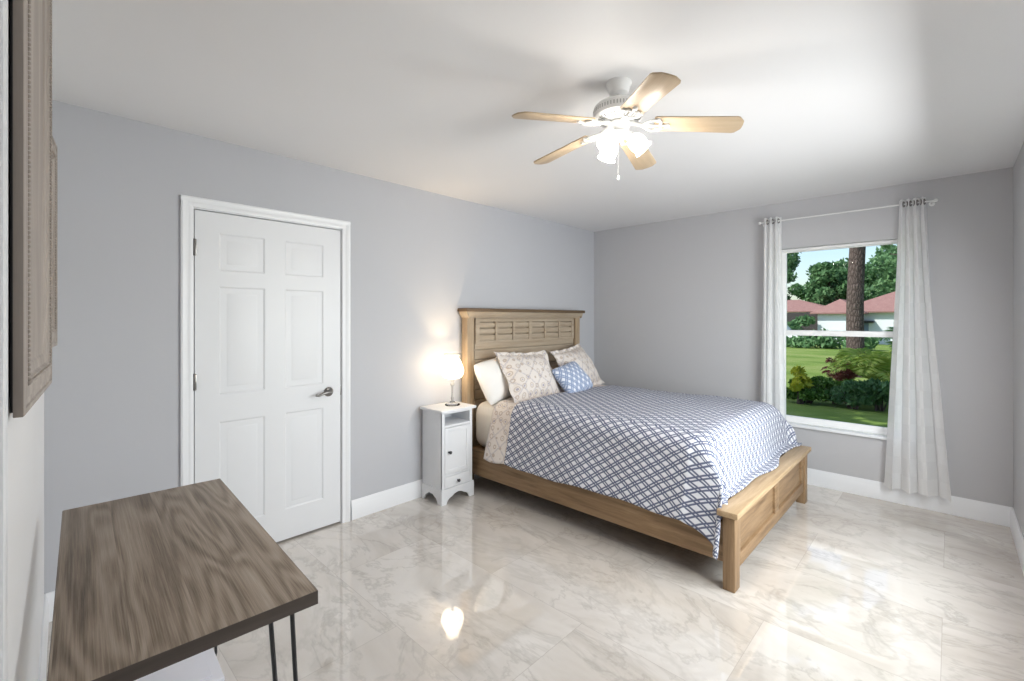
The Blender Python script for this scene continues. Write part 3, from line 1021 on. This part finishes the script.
# ---- bedside lamp
LX, LY, LZ = -2.285, -.160, .7275
lamp = thing('bedside_lamp', 'small lit lamp with clear stem and urn-shaped glass shade on the nightstand', 'lamp', (LX, LY, LZ))
def lz(p): return [(r, LZ + z) for r, z in p]
MB().lathe(lz([(0, 0), (.060, 0), (.062, .006), (.055, .012), (.030, .018), (.016, .030), (0, .030)]), (LX, LY, 0), 32).build('base', M['clear'], lamp, 50)
MB().lathe(lz([(0, .02), (.009, .02), (.010, .040), (.013, .058), (.008, .066), (.007, .110), (.008, .150), (.014, .158), (.017, .170), (.012, .182), (.008, .188), (.014, .196), (.016, .206), (.010, .216), (0, .216)]), (LX, LY, 0), 20).build('stem', plain('smoked_stem', (.42, .41, .40), .15), lamp, 50)
pf = [(.016, .214), (.050, .218), (.078, .232), (.090, .256), (.092, .285), (.082, .320), (.066, .352), (.050, .378), (.046, .390), (.052, .402), (.066, .412)]
lsh = MB().lathe(lz(pf) + [(r - .003, LZ + z) for r, z in pf[::-1]], (LX, LY, 0), 36).build('lamp_shade', 'lampshade', lamp, 60)
MB().lathe(lz([(.060, .408), (.068, .411), (.068, .415), (.060, .413)]), (LX, LY, 0), 36).build('rim', plain('grey_rim', (.30, .29, .28), .3), lsh, 40)
MB().lathe(lz([(0, .212), (.014, .215), (.014, .240), (.024, .262), (.027, .280), (.020, .300), (0, .310)]), (LX, LY, 0), 20).build('bulb', 'bulb', lamp, 60)
point_light('bedside_lamp_light', (LX, LY, LZ + .30), LAMP_W, .04, (1, .74, .44), lamp)

# ================================================================== CURTAINS
ROD_X, ROD_Z = -.090, 2.290
rod = thing('curtain_rod', 'thin white curtain rod on brackets above the window', 'curtain rod', (ROD_X, -2.41, ROD_Z))
MB().tube([(ROD_X, -1.835, ROD_Z), (ROD_X, -2.995, ROD_Z)], .0055, 14).build('rod', 'white_metal', rod, 50)
for y in (-1.830, -3.0):
    MB().lathe([(0, -.012), (.010, -.010), (.013, 0), (.010, .010), (0, .012)], (ROD_X, y, ROD_Z), 16).build('finial', 'white_metal', rod, 60)
for y in (-1.850, -2.978):
    MB().tube([(ROD_X, y, ROD_Z - .006), (-.004, y, ROD_Z - .006)], .005, 10).lathe([(0, 0), (.018, 0), (.018, .005), (0, .006)], (-.0002, y, ROD_Z - .006), 18, Matrix.Rotation(-PI / 2, 4, 'Y')).build('bracket', 'white_metal', rod, 40)
def curtain(y0t, y1t, y0b, y1b, zt, zb, nf_, amp_t, amp_b, label, seed, clothw, front=0):
    zt0 = zt
    def f_(i, j):
        z = zt + (zb - zt) * j
        jj = j ** 1.25
        ya_ = y0t + (y0b - y0t) * jj; yb2 = y1t + (y1b - y1t) * jj
        ph = 2 * PI * nf_ * i + (1.5 * math.sin(i * 5 + seed) + .8 * math.sin(i * 9 + 2 * seed)) * min(1, j * 1.6) + front
        amp = amp_t + (amp_b - amp_t) * j
        x = ROD_X + amp * math.sin(ph) + .010 * math.sin(2.3 * ph + seed) * j
        y = ya_ + (yb2 - ya_) * i + .010 * math.sin(ph * 2 + seed) * (.4 + j)
        if j > .97: z += .006 * math.sin(ph + 1)
        x = min(x, -.020)
        return Vector((x, y, z)), (i * clothw, j * (zt - zb))
    mb = MB().grid(f_, 150, 90)
    o = mb.build('curtain', 'curtain', None, 0)
    for p in o.data.polygons: p.use_smooth = True
    tag(o, label, 'curtain', 'sheer window curtains')
    # grommets where the cloth crosses the rod
    for k in range(nf_ * 2):
        i = None
        ph = PI * k
        i = (ph - front) / (2 * PI * nf_)
        if not (0.02 < i < .98): continue
        y = y0t + (y1t - y0t) * i
        # direction of the cloth here
        d = Vector((amp_t * 2 * PI * nf_ * math.cos(ph), (y1t - y0t), 0)).normalized()
        nrm = Vector((-d.y, d.x, 0))
        q = nrm.to_track_quat('Z', 'Y').to_matrix().to_4x4()
        g = MB()
        pts = []
        R_, r_ = .018, .0045
        for a in range(24):
            pts.append((R_ * math.cos(2 * PI * a / 24), R_ * math.sin(2 * PI * a / 24), 0))
        g.tube(pts + pts[:2], r_, 8, cap=False)
        g.xf(Matrix.Translation((ROD_X, y, ROD_Z)) @ q)
        gg = g.build('grommet', 'nickel', o, 60)
    return o
curtain(-2.945, -2.790, -3.080, -2.712, 2.325, .128, 4, .030, .045, 'long sheer white curtain right of the window, flaring towards its hem', 1.0, 1.3, 2.2)
curtain(-1.995, -1.862, -2.030, -1.838, 2.325, .128, 3, .026, .034, 'narrow sheer white curtain left of the window, behind the bed', 2.4, 1.2, 1.0)

# ================================================================== DESK
TP = Vector((-4.089, -.838, 0))          # far right corner
TA = math.radians(-3.0)
TW_, TL_, TZ, TT = .476, 1.100, .750, .034
desk = thing('desk', 'grey-brown wood desk on black hairpin legs beside the left wall', 'desk', (TP.x, TP.y, 0), TA)
# local: x from -TW_ to 0, y from -TL_ to 0
def local(mb, name, mat, par, sm=30):
    return mb.build(name, mat, par, sm, world=False)
top = local(MB().box(-TW_, 0, -TL_, 0, TZ - TT + .001, TZ, .0012), 'tabletop', 'table', desk)
eg = MB()
eg.box(-TW_ - .0006, .0006, -TL_ - .0008, -TL_ + .002, TZ - TT, TZ - .0012); eg.box(-TW_ - .0006, .0006, -.002, .0008, TZ - TT, TZ - .0012)
eg.box(-.002, .0008, -TL_, 0, TZ - TT, TZ - .0012); eg.box(-TW_ - .0008, -TW_ + .002, -TL_, 0, TZ - TT, TZ - .0012)
local(eg, 'edge_band', 'table_edge', top)
for sx, sy in ((0, 0), (0, 1), (1, 0), (1, 1)):
    cx_ = -.065 if sx == 0 else -TW_ + .065
    cy_ = -.065 if sy == 0 else -TL_ + .065
    ox = 1 if sx == 0 else -1
    oy = 1 if sy == 0 else -1
    zt_ = TZ - TT
    lg = MB()
    lg.box(cx_ - .045, cx_ + .045, cy_ - .045, cy_ + .045, zt_ - .005, zt_, .001)
    a_ = Vector((cx_ - .024, cy_ - .012 * oy, zt_ - .004)); b_ = Vector((cx_ + .020, cy_ + .012 * oy, zt_ - .004))
    if ox < 0:
        a_, b_ = Vector((cx_ + .024, cy_ - .012 * oy, zt_ - .004)), Vector((cx_ - .020, cy_ + .012 * oy, zt_ - .004))
    fpt = Vector((cx_ + .030 * ox, cy_ + .030 * oy, .006))
    pa, pb = fpt + Vector((-.016 * ox, -.008 * oy, .030)), fpt + Vector((.016 * ox, .008 * oy, .030))
    lg.tube([a_, a_ * .5 + pa * .5, pa, fpt + Vector((-.010 * ox, -.005 * oy, .008)), fpt, fpt + Vector((.010 * ox, .005 * oy, .008)), pb, b_ * .5 + pb * .5, b_], .0055, 10)
    local(lg, 'hairpin_leg', 'black_metal', desk, 50)
# white lidded bin on the floor below the desk
bn = thing('storage_bin', 'low white lidded storage bin on the floor under the desk', 'storage bin', (-4.35, -.97, 0), TA)
lb = MB().prism([(-.19, 0), (.19, 0), (.20, .10), (-.20, .10)], 'y', -.17, .17, .006)
local(lb, 'bin_body', 'plastic', bn)
local(MB().box(-.208, .208, -.178, .178, .100, .118, .005).box(-.175, .175, -.145, .145, .118, .123, .003), 'lid', 'plastic', bn)

# ================================================================== FRAMES ON THE LEFT WALL
def wood_frame(N, Fp, z0, z1, depth, label, chamf, seed):
    """front face runs from N (near) to Fp (far) in plan; carved stepped border and beaded inner trim"""
    N = Vector(N); Fp = Vector(Fp)
    L = (Fp - N).length
    ang = math.atan2(Fp.y - N.y, Fp.x - N.x)
    # local: X along width, Y = out of the wall (towards the room), Z up
    root = thing('wooden_frame', label, 'wall frame', (N.x, N.y, z0), ang, None)
    hgt = z1 - z0
    # +x local along N->F ; room side is on the right of that direction => local -y
    bd = .11
    def ring(profile_):
        mb = MB()
        prev = None
        for ins, yv in profile_:
            r = [(ins, yv, ins), (L - ins, yv, ins), (L - ins, yv, hgt - ins), (ins, yv, hgt - ins)]
            if prev:
                for k in range(4):
                    mb.quad([prev[k], prev[(k + 1) % 4], r[(k + 1) % 4], r[k]])
            prev = r
        bmesh.ops.remove_doubles(mb.bm, verts=mb.bm.verts, dist=.0001)
        bmesh.ops.recalc_face_normals(mb.bm, faces=mb.bm.faces)
        return mb
    sd_ = MB()
    t_ = depth
    for a in ((0, .012, 0, hgt), (L - .012, L, 0, hgt)):
        sd_.box(a[0], a[1], .001, t_, a[2], a[3], .001)
    sd_.box(.012, L - .012, .001, t_, 0, .012); sd_.box(.012, L - .012, .001, t_, hgt - .012, hgt)
    local(sd_, 'frame_side', 'frame_side', root)
    bo = ring([(0, .002), (.002, 0), (.012, -.001), (.014, .002), (.024, .0025), (.027, .0), (.042, -.0005), (.045, .0005), (.058, .001), (.062, .006), (.080, .008), (.084, .011), (.100, .012)])
    border = local(bo, 'moulded_border', 'frame_wood', root, 20)
    be = MB()
    stp = .0085
    ins = .052
    pts = []
    nx_ = int((L - 2 * ins) / stp); nz_ = int((hgt - 2 * ins) / stp)
    for k in range(nx_ + 1):
        pts += [(ins + k * stp, ins), (ins + k * stp, hgt - ins)]
    for k in range(1, nz_):
        pts += [(ins, ins + k * stp), (L - ins, ins + k * stp)]
    for px_, pz_ in pts:
        be.lathe([(0, -.004), (.0034, -.002), (.0038, .0), (.0034, .002), (0, .004)], (px_, -.0005, pz_), 6)
    local(be, 'beaded_trim', 'frame_wood', border, 60)
    local(MB().box(.10, L - .10, .011, .016, .10, hgt - .10), 'inner_panel', M['frame_wood'], root)
    local(MB().box(.008, L - .008, t_, t_ + .004, .008, hgt - .008), 'gap_shade_board', 'dark', root)  # dark board put in for the shade between frame and wall
    return root
wood_frame((-4.6484, -1.928, 0), (-4.6031, -1.378, 0), 1.258, 2.36, .0135, 'tall whitewashed wood frame with beaded trim on the left wall, nearest the photographer', 0, 0)
wood_frame((-4.628, -1.285, 0), (-4.5785, -.850, 0), 1.335, 2.020, .0135, 'smaller whitewashed wood frame farther along the left wall, towards the door', 0, 1)

# ================================================================== OUTDOORS
def gz(x):      # gently falling ground
    return -.20 - max(0, x) * .0128
gd = MB().grid(lambda i, j: (Vector((.15 + 130 * i ** 1.6, -70 + 140 * j, gz(.15 + 130 * i ** 1.6))), (i, j)), 60, 40)
tag(gd.build('lawn', 'lawn', None, 30), 'green lawn outside the window', None, None, 'structure')
dr = MB().grid(lambda i, j: (Vector((34 + 9.0 * i, 5.2 + 9.0 * j + .6 * i, gz(34 + 9 * i) + .02)), (i, j)), 10, 10)
tag(dr.build('road', 'asphalt', None, 30), 'grey driveway in front of the far house', None, None, 'structure')

def leaves(mb, pts, size, rnd, flat=0.0, elong=1.6):
    for p in pts:
        n_v = Vector((rnd.uniform(-1, 1), rnd.uniform(-1, 1), rnd.uniform(-.4, 1) + flat)).normalized()
        a = n_v.orthogonal().normalized()
        a = Matrix.Rotation(rnd.uniform(0, 6.28), 3, n_v) @ a
        b = n_v.cross(a)
        s_ = size * rnd.uniform(.6, 1.3)
        p = Vector(p)
        mb.bm.faces.new([mb.bm.verts.new(q) for q in (p - a * s_ * elong * .5, p - b * s_ * .36 + a * s_ * .05, p + a * s_ * elong * .5, p + b * s_ * .36 + a * s_ * .05)])
def clump(rnd, c, r, n, squash=.8):
    out = []
    for _ in range(n):
        d = Vector((rnd.gauss(0, 1), rnd.gauss(0, 1), rnd.gauss(0, 1))).normalized() * r * rnd.uniform(.55, 1.0)
        d.z *= squash
        out.append(Vector(c) + d)
    return out
def tree(x, y, h, cr, mat, label, seed, clumps=16, per=120, size=.55, low=.35, trunk_r=.16, group='trees beyond the far house'):
    rnd = random.Random(seed)
    z0 = gz(x)
    t_ = thing('tree', label, 'tree', (x, y, z0), 0, group)
    tr_ = MB()
    lean_ = rnd.uniform(-.4, .4)
    tp = [(x, y, z0 - .1), (x + lean_ * .3, y + lean_ * .4, z0 + h * .3), (x + lean_ * .5, y + lean_, z0 + h * .65), (x + lean_, y + lean_, z0 + h * .92)]
    tr_.tube(tp, [trunk_r * 1.2, trunk_r, trunk_r * .6, trunk_r * .15], 8)
    cs_ = []
    for k in range(clumps):
        q = rnd.uniform(low, 1.0)
        rr = cr * (1 - abs(q - .62) * 1.1) * rnd.uniform(.3, 1.0)
        a = rnd.uniform(0, 6.28)
        c = Vector((x + lean_ * q + rr * math.cos(a), y + lean_ * q + rr * math.sin(a), z0 + h * q))
        cs_.append((c, cr * rnd.uniform(.28, .45)))
        zb = z0 + h * max(.2, q - .22)
        tr_.tube([(x + lean_ * q * .6, y + lean_ * q * .6, zb), (c.x * .6 + x * .4, c.y * .6 + y * .4, zb * .4 + c.z * .6), c], [trunk_r * .4, trunk_r * .25, .02], 5)
    tr_.build('trunk', 'bark', t_, 50)
    cw = MB()
    for c, r in cs_:
        leaves(cw, clump(rnd, c, r, per), size, rnd)
    cw.build('crown', mat, t_, 0)
    return t_
tree(74, 15.4, 13.2, 3.6, 'leaf_mid', 'tall leafy tree at the left side of the window view, beyond the far roof', 11, 26, 210, .42, .2, .2)
tree(64.5, 7.9, 9.0, 3.5, 'leaf_dark', 'broad dark tree behind the pink roof, just right of the tallest leafy tree', 12, 26, 210, .42, .2)
tree(82, 4.9, 11.8, 4.2, 'leaf_pale', 'paler round tree behind the pink roof, left of the pine trunk', 13, 26, 210, .40, .2)
tree(69, 1.2, 12.0, 4.2, 'leaf_mid', 'tree whose crown shows behind the pine trunk', 14, 26, 210, .42, .2)
tree(60, -2.2, 9.5, 4.6, 'leaf_dark', 'low dark tree behind the pink roof, right of the pine trunk', 15, 28, 220, .40, .2)
tree(74, 23.0, 13.0, 4.6, 'leaf_dark', 'dark tree partly hidden by the left curtain', 16, 24, 110, .6, .2)
tree(75, -7.5, 13.0, 5.0, 'leaf_mid', 'tree partly hidden by the right curtain', 17, 24, 110, .6, .2)
tree(90, 10.5, 11.5, 5.0, 'leaf_dark', 'distant tree filling the gap between the left tree crowns', 18, 24, 110, .7, .15)
tree(86, 1.0, 13.0, 5.5, 'leaf_dark', 'distant tree far behind the pine trunk', 19, 24, 110, .7, .15)

# pine close to the window
PX, PY = 13.0, -.98
pine = thing('pine_tree', 'tall pine with a thick scaly brown trunk on the lawn', 'tree', (PX, PY, gz(PX)))
pt = MB()
pts = [(PX + .03 * math.sin(k), PY + .05 * math.sin(k * .7), gz(PX) - .1 + k * .8) for k in range(16)]
pt.tube(pts, [.30 if k == 0 else .242 - .007 * k for k in range(16)], 20)
rnd = random.Random(4)
tips = []
for k in range(14):
    z = 6.2 + k * .42
    a = k * 2.4
    L_ = 2.6 - k * .1
    e = Vector((PX + L_ * math.cos(a), PY + L_ * math.sin(a), z + .2))
    pt.tube([(PX, PY, z - .3), (PX + .5 * L_ * math.cos(a), PY + .5 * L_ * math.sin(a), z), e], [.07, .045, .015], 6)
    tips += [(e, .8), (Vector((PX + .6 * L_ * math.cos(a), PY + .6 * L_ * math.sin(a), z + .1)), .7)]
pt.build('trunk', 'bark', pine, 60)
pc = MB()
for c, r in tips:
    leaves(pc, clump(rnd, c, r, 130, .6), .28, rnd, 0, 3.0)
pc.build('crown', 'leaf_dark', pine, 0)
# oak limb tree on the right of the view
ok = thing('oak_tree', 'tree with bent bare branches reaching in at the top right of the window', 'tree', (19.5, -3.4, gz(19)))
ot = MB()
ot.tube([(19.5, -3.4, gz(19) - .1), (19.5, -3.3, 1.5), (19.6, -3.0, 3.2), (19.4, -2.4, 4.3), (19.4, -1.8, 4.55), (19.4, -1.1, 4.45)], [.2, .17, .14, .09, .06, .03], 8)
ot.tube([(19.5, -2.6, 4.1), (19.3, -1.9, 3.9), (19.3, -1.3, 4.05)], [.05, .035, .015], 6)
ot.tube([(19.5, -3.0, 3.2), (19.6, -3.6, 4.6), (19.5, -4.2, 6.0)], [.12, .09, .03], 6)
ot.build('trunk', 'bark', ok, 50)
oc = MB()
rnd = random.Random(9)
for c, r, n in (((19.4, -1.2, 4.6), .35, 60), ((19.3, -1.9, 4.9), .4, 70), ((19.3, -2.6, 3.7), .5, 120), ((19.4, -2.9, 3.1), .5, 140), ((19.5, -4.2, 6.0), 1.2, 260), ((19.4, -2.5, 5.3), .6, 120), ((19.5, -3.4, 4.4), .8, 200)):
    leaves(oc, clump(rnd, c, r, n), .17, rnd)
oc.build('crown', 'leaf_dark', ok, 0)

# far house
hs = thing('house', 'white house with a pink tiled hip roof across the lawn', 'house', (50, 0, gz(46)))
HX = 46.0
g0 = gz(HX)
EV = 2.08
def hip(mb, x0, x1, y0, y1, z0, z1, ov=.5, th=.12):
    x0 -= ov; x1 += ov; y0 -= ov; y1 += ov
    d = min(x1 - x0, y1 - y0) / 2
    a = [Vector((x0, y0, z0)), Vector((x1, y0, z0)), Vector((x1, y1, z0)), Vector((x0, y1, z0))]
    if (y1 - y0) > (x1 - x0):
        r0, r1 = Vector(((x0 + x1) / 2, y0 + d, z1)), Vector(((x0 + x1) / 2, y1 - d, z1))
        fs = [(a[0], a[1], r0), (a[1], a[2], r1, r0), (a[2], a[3], r1), (a[3], a[0], r0, r1)]
    else:
        r0, r1 = Vector((x0 + d, (y0 + y1) / 2, z1)), Vector((x1 - d, (y0 + y1) / 2, z1))
        fs = [(a[0], a[1], r1, r0), (a[1], a[2], r1), (a[2], a[3], r0, r1), (a[3], a[0], r0)]
    for f_ in fs: mb.quad(list(f_))
    lo_ = [p - Vector((0, 0, th)) for p in a]
    for k in range(4):
        mb.quad([a[k], a[(k + 1) % 4], lo_[(k + 1) % 4], lo_[k]])
    mb.quad(lo_)
hw = MB()
hw.box(HX, HX + 9, -14, 4.2, g0 - .3, EV); hw.box(HX - 2.2, HX + 6, 2.6, 5.5, g0 - .3, EV - .12)
hw.box(HX + 9, HX + 17, 6, 16, g0 - .3, EV + .2)
wall_ = hw.build('house_wall', 'stucco', hs, 0)
hr = MB()
hip(hr, HX, HX + 9, -14, 4.2, EV, 4.3); hip(hr, HX - 2.2, HX + 6, 2.6, 5.5, EV - .12, 3.2); hip(hr, HX + 9, HX + 17, 6, 16, EV + .2, 3.7)
hr.build('roof', 'roof', hs, 0)
MB().box(HX - .9, HX - .02, 1.7, 3.0, 1.05, 1.25, .02).build('awning', 'dark_beam_shade', hs)
MB().box(HX - .06, HX - .01, -2.6, -1.4, .1, 1.2, .01).build('house_window', 'darkglass', hs)
MB().box(HX - .06, HX - .01, 2.1, 2.9, g0, 1.05, .01).build('house_door', plain('blue_grey_door', (.22, .27, .38), .6), hs)
gar = MB()
gar.box(HX + .2, HX + 8.9, 5.7, 8.6, g0 - .2, 2.0)  # solid block; the shade inside the open carport is its dark colour
gar.build('carport', 'dark_beam_shade', hs)

# parked car, only its top shows above the meeting rail
CXc, CYc = 37.0, 7.55
zc = gz(CXc)
car = thing('car', 'white parked car on the driveway at the left of the window view', 'car', (CXc, CYc, zc))
def car_poly(pts): return [(CYc + a, zc + b) for a, b in pts]
MB().prism(car_poly([(-2.2, .35), (-2.25, .75), (-2.0, .95), (-1.1, 1.0), (1.5, 1.02), (2.2, .92), (2.25, .5), (2.15, .35)]), 'x', CXc - .85, CXc + .85, .05).build('body', 'carwhite', car, 40)
MB().prism(car_poly([(-1.55, 1.0), (-1.0, 1.68), (1.7, 1.72), (2.05, 1.02)]), 'x', CXc - .72, CXc + .72, .06).build('cabin', 'carwhite', car, 40)
MB().prism(car_poly([(-1.35, 1.05), (-.92, 1.58), (1.6, 1.60), (1.85, 1.05)]), 'x', CXc - .74, CXc + .74, .01).build('side_window', 'darkglass', car, 40)
for sx in (-.8, .8):
    for sy in (-1.4, 1.45):
        MB().lathe([(0, -.1), (.28, -.1), (.33, -.06), (.33, .06), (.28, .1), (0, .1)], (CXc + sx, CYc + sy, zc + .33), 20, Matrix.Rotation(PI / 2, 4, 'Y')).build('wheel', 'rubber', car, 40)

# planting bed in front of the window
def shrub(x, y, h, r, mat, label, seed, n=900, size=.10, name='shrub'):
    rnd = random.Random(seed)
    z0 = gz(x)
    t_ = thing(name, label, 'shrub', (x, y, z0), 0, 'shrubs in the planting bed')
    st = MB()
    lf = MB()
    for k in range(9):
        a = rnd.uniform(0, 6.28); q = rnd.uniform(.2, .9)
        e = Vector((x + r * q * math.cos(a), y + r * q * math.sin(a), z0 + h * rnd.uniform(.35, .9)))
        st.tube([(x + .05 * math.cos(a), y + .05 * math.sin(a), z0 - .03), (x * .5 + e.x * .5, y * .5 + e.y * .5, z0 + (e.z - z0) * .6), e], [.018, .012, .006], 5)
        leaves(lf, clump(rnd, e, r * .45, n // 9, .8), size, rnd)
    st.build('stems', 'bark', t_, 50)
    lf.build('foliage', mat, t_, 0)
    return t_
def frond_plant(x, y, h, nfr, L_, mat, label, seed, name='palm', lw=.035, pinn=26, grp=None):
    rnd = random.Random(seed)
    z0 = gz(x)
    t_ = thing(name, label, 'palm' if name == 'palm' else 'plant', (x, y, z0), 0, grp)
    st = MB()
    for k in range(5):
        a = k * 1.26
        st.tube([(x + .06 * math.cos(a), y + .06 * math.sin(a), z0 - .03), (x + .08 * math.cos(a), y + .08 * math.sin(a), z0 + h * .35)], [.03, .02], 6)
    st.build('stems', 'bark', t_, 50)
    lf = MB()
    for k in range(nfr):
        a = k * 2.4 + rnd.uniform(-.3, .3)
        up_ = rnd.uniform(.55, 1.1)
        base_p = Vector((x, y, z0 + h * .3))
        pts_ = []
        for s_ in range(11):
            q = s_ / 10
            rr = L_ * q * math.cos(up_ * (1 - q * .2))
            zz = h * .85 * up_ * math.sin(min(q * 1.25, 1.25) * PI / 2 * .9) - .35 * L_ * q ** 2.5
            pts_.append(base_p + Vector((rr * math.cos(a), rr * math.sin(a), zz)))
        lf.tube(pts_, [.010 * (1 - .8 * i_ / 10) for i_ in range(11)], 5)
        for s_ in range(pinn):
            q = .18 + .8 * s_ / pinn
            i0 = min(9, int(q * 10)); fr__ = q * 10 - i0
            p = pts_[i0].lerp(pts_[i0 + 1], fr__)
            tdir = (pts_[i0 + 1] - pts_[i0]).normalized()
            sdir = tdir.cross(Vector((0, 0, 1))).normalized()
            ll = L_ * .36 * math.sin(PI * min(1, q * .85 + .12))
            for sg in (-1, 1):
                d = (sdir * sg + tdir * .55 + Vector((0, 0, -.18))).normalized()
                e = p + d * ll
                m_ = p + d * ll * .5 + Vector((0, 0, .015))
                wv = tdir * lw * .5
                lf.quad([p, m_ - wv, e, m_ + wv])
    lf.build('fronds', mat, t_, 0)
    return t_
shrub(6.2, -.98, .50, .34, 'leaf_shrub', 'leafy green shrub at the lower left of the window view', 21, 1300, .08)
shrub(6.5, -1.42, .46, .30, 'leaf_shrub', 'leafy green shrub right of the yellow croton', 22, 1200, .08)
shrub(6.1, -1.75, .48, .30, 'leaf_dark', 'dark low shrub in the middle of the planting bed', 23, 1200, .08)
shrub(6.2, -2.12, .56, .30, 'leaf_dark', 'dark shrub below the palm fronds', 24, 1300, .08)
shrub(6.0, -2.50, .60, .30, 'leaf_dark', 'dark shrub at the right end of the planting bed', 25, 1300, .08)
shrub(6.0, -.90, .84, .20, 'leaf_yellow', 'yellow-leaved croton beside the left window jamb', 26, 420, .10, 'croton')
frond_plant(7.0, -2.0, 1.05, 26, 1.05, 'leaf_palm', 'bushy palm with yellow-green arching fronds in the planting bed', 31, lw=.04)
frond_plant(7.8, -2.75, 1.45, 26, 1.2, 'leaf_mid', 'taller palm behind the yellow-green palm, by the right curtain', 32, lw=.05)
frond_plant(7.3, -1.45, .80, 16, .55, 'leaf_red', 'reddish spiky plant between the shrubs and the palm', 33, 'cordyline', .04, 12)
tree(1.7, 2.6, 7.4, 2.3, 'leaf_mid', 'tree beside the house whose shade falls over the planting bed', 51, 19, 80, .30, .5, .14, None)
shrub(42.5, 6.6, 2.3, 1.2, 'leaf_dark', 'dark bush in front of the carport of the white house', 47, 700, .3)
for k, (x, y, h, r) in enumerate(((33, 4.6, .9, 1.1), (33.5, 2.8, 1.0, 1.2), (32.5, 1.2, .8, 1.0))):
    shrub(x, y, h, r, 'leaf_mid', ['round bush left in the far row before the white house', 'middle round bush before the white house', 'round bush beside the pine trunk, before the white house'][k], 41 + k, 500, .28)
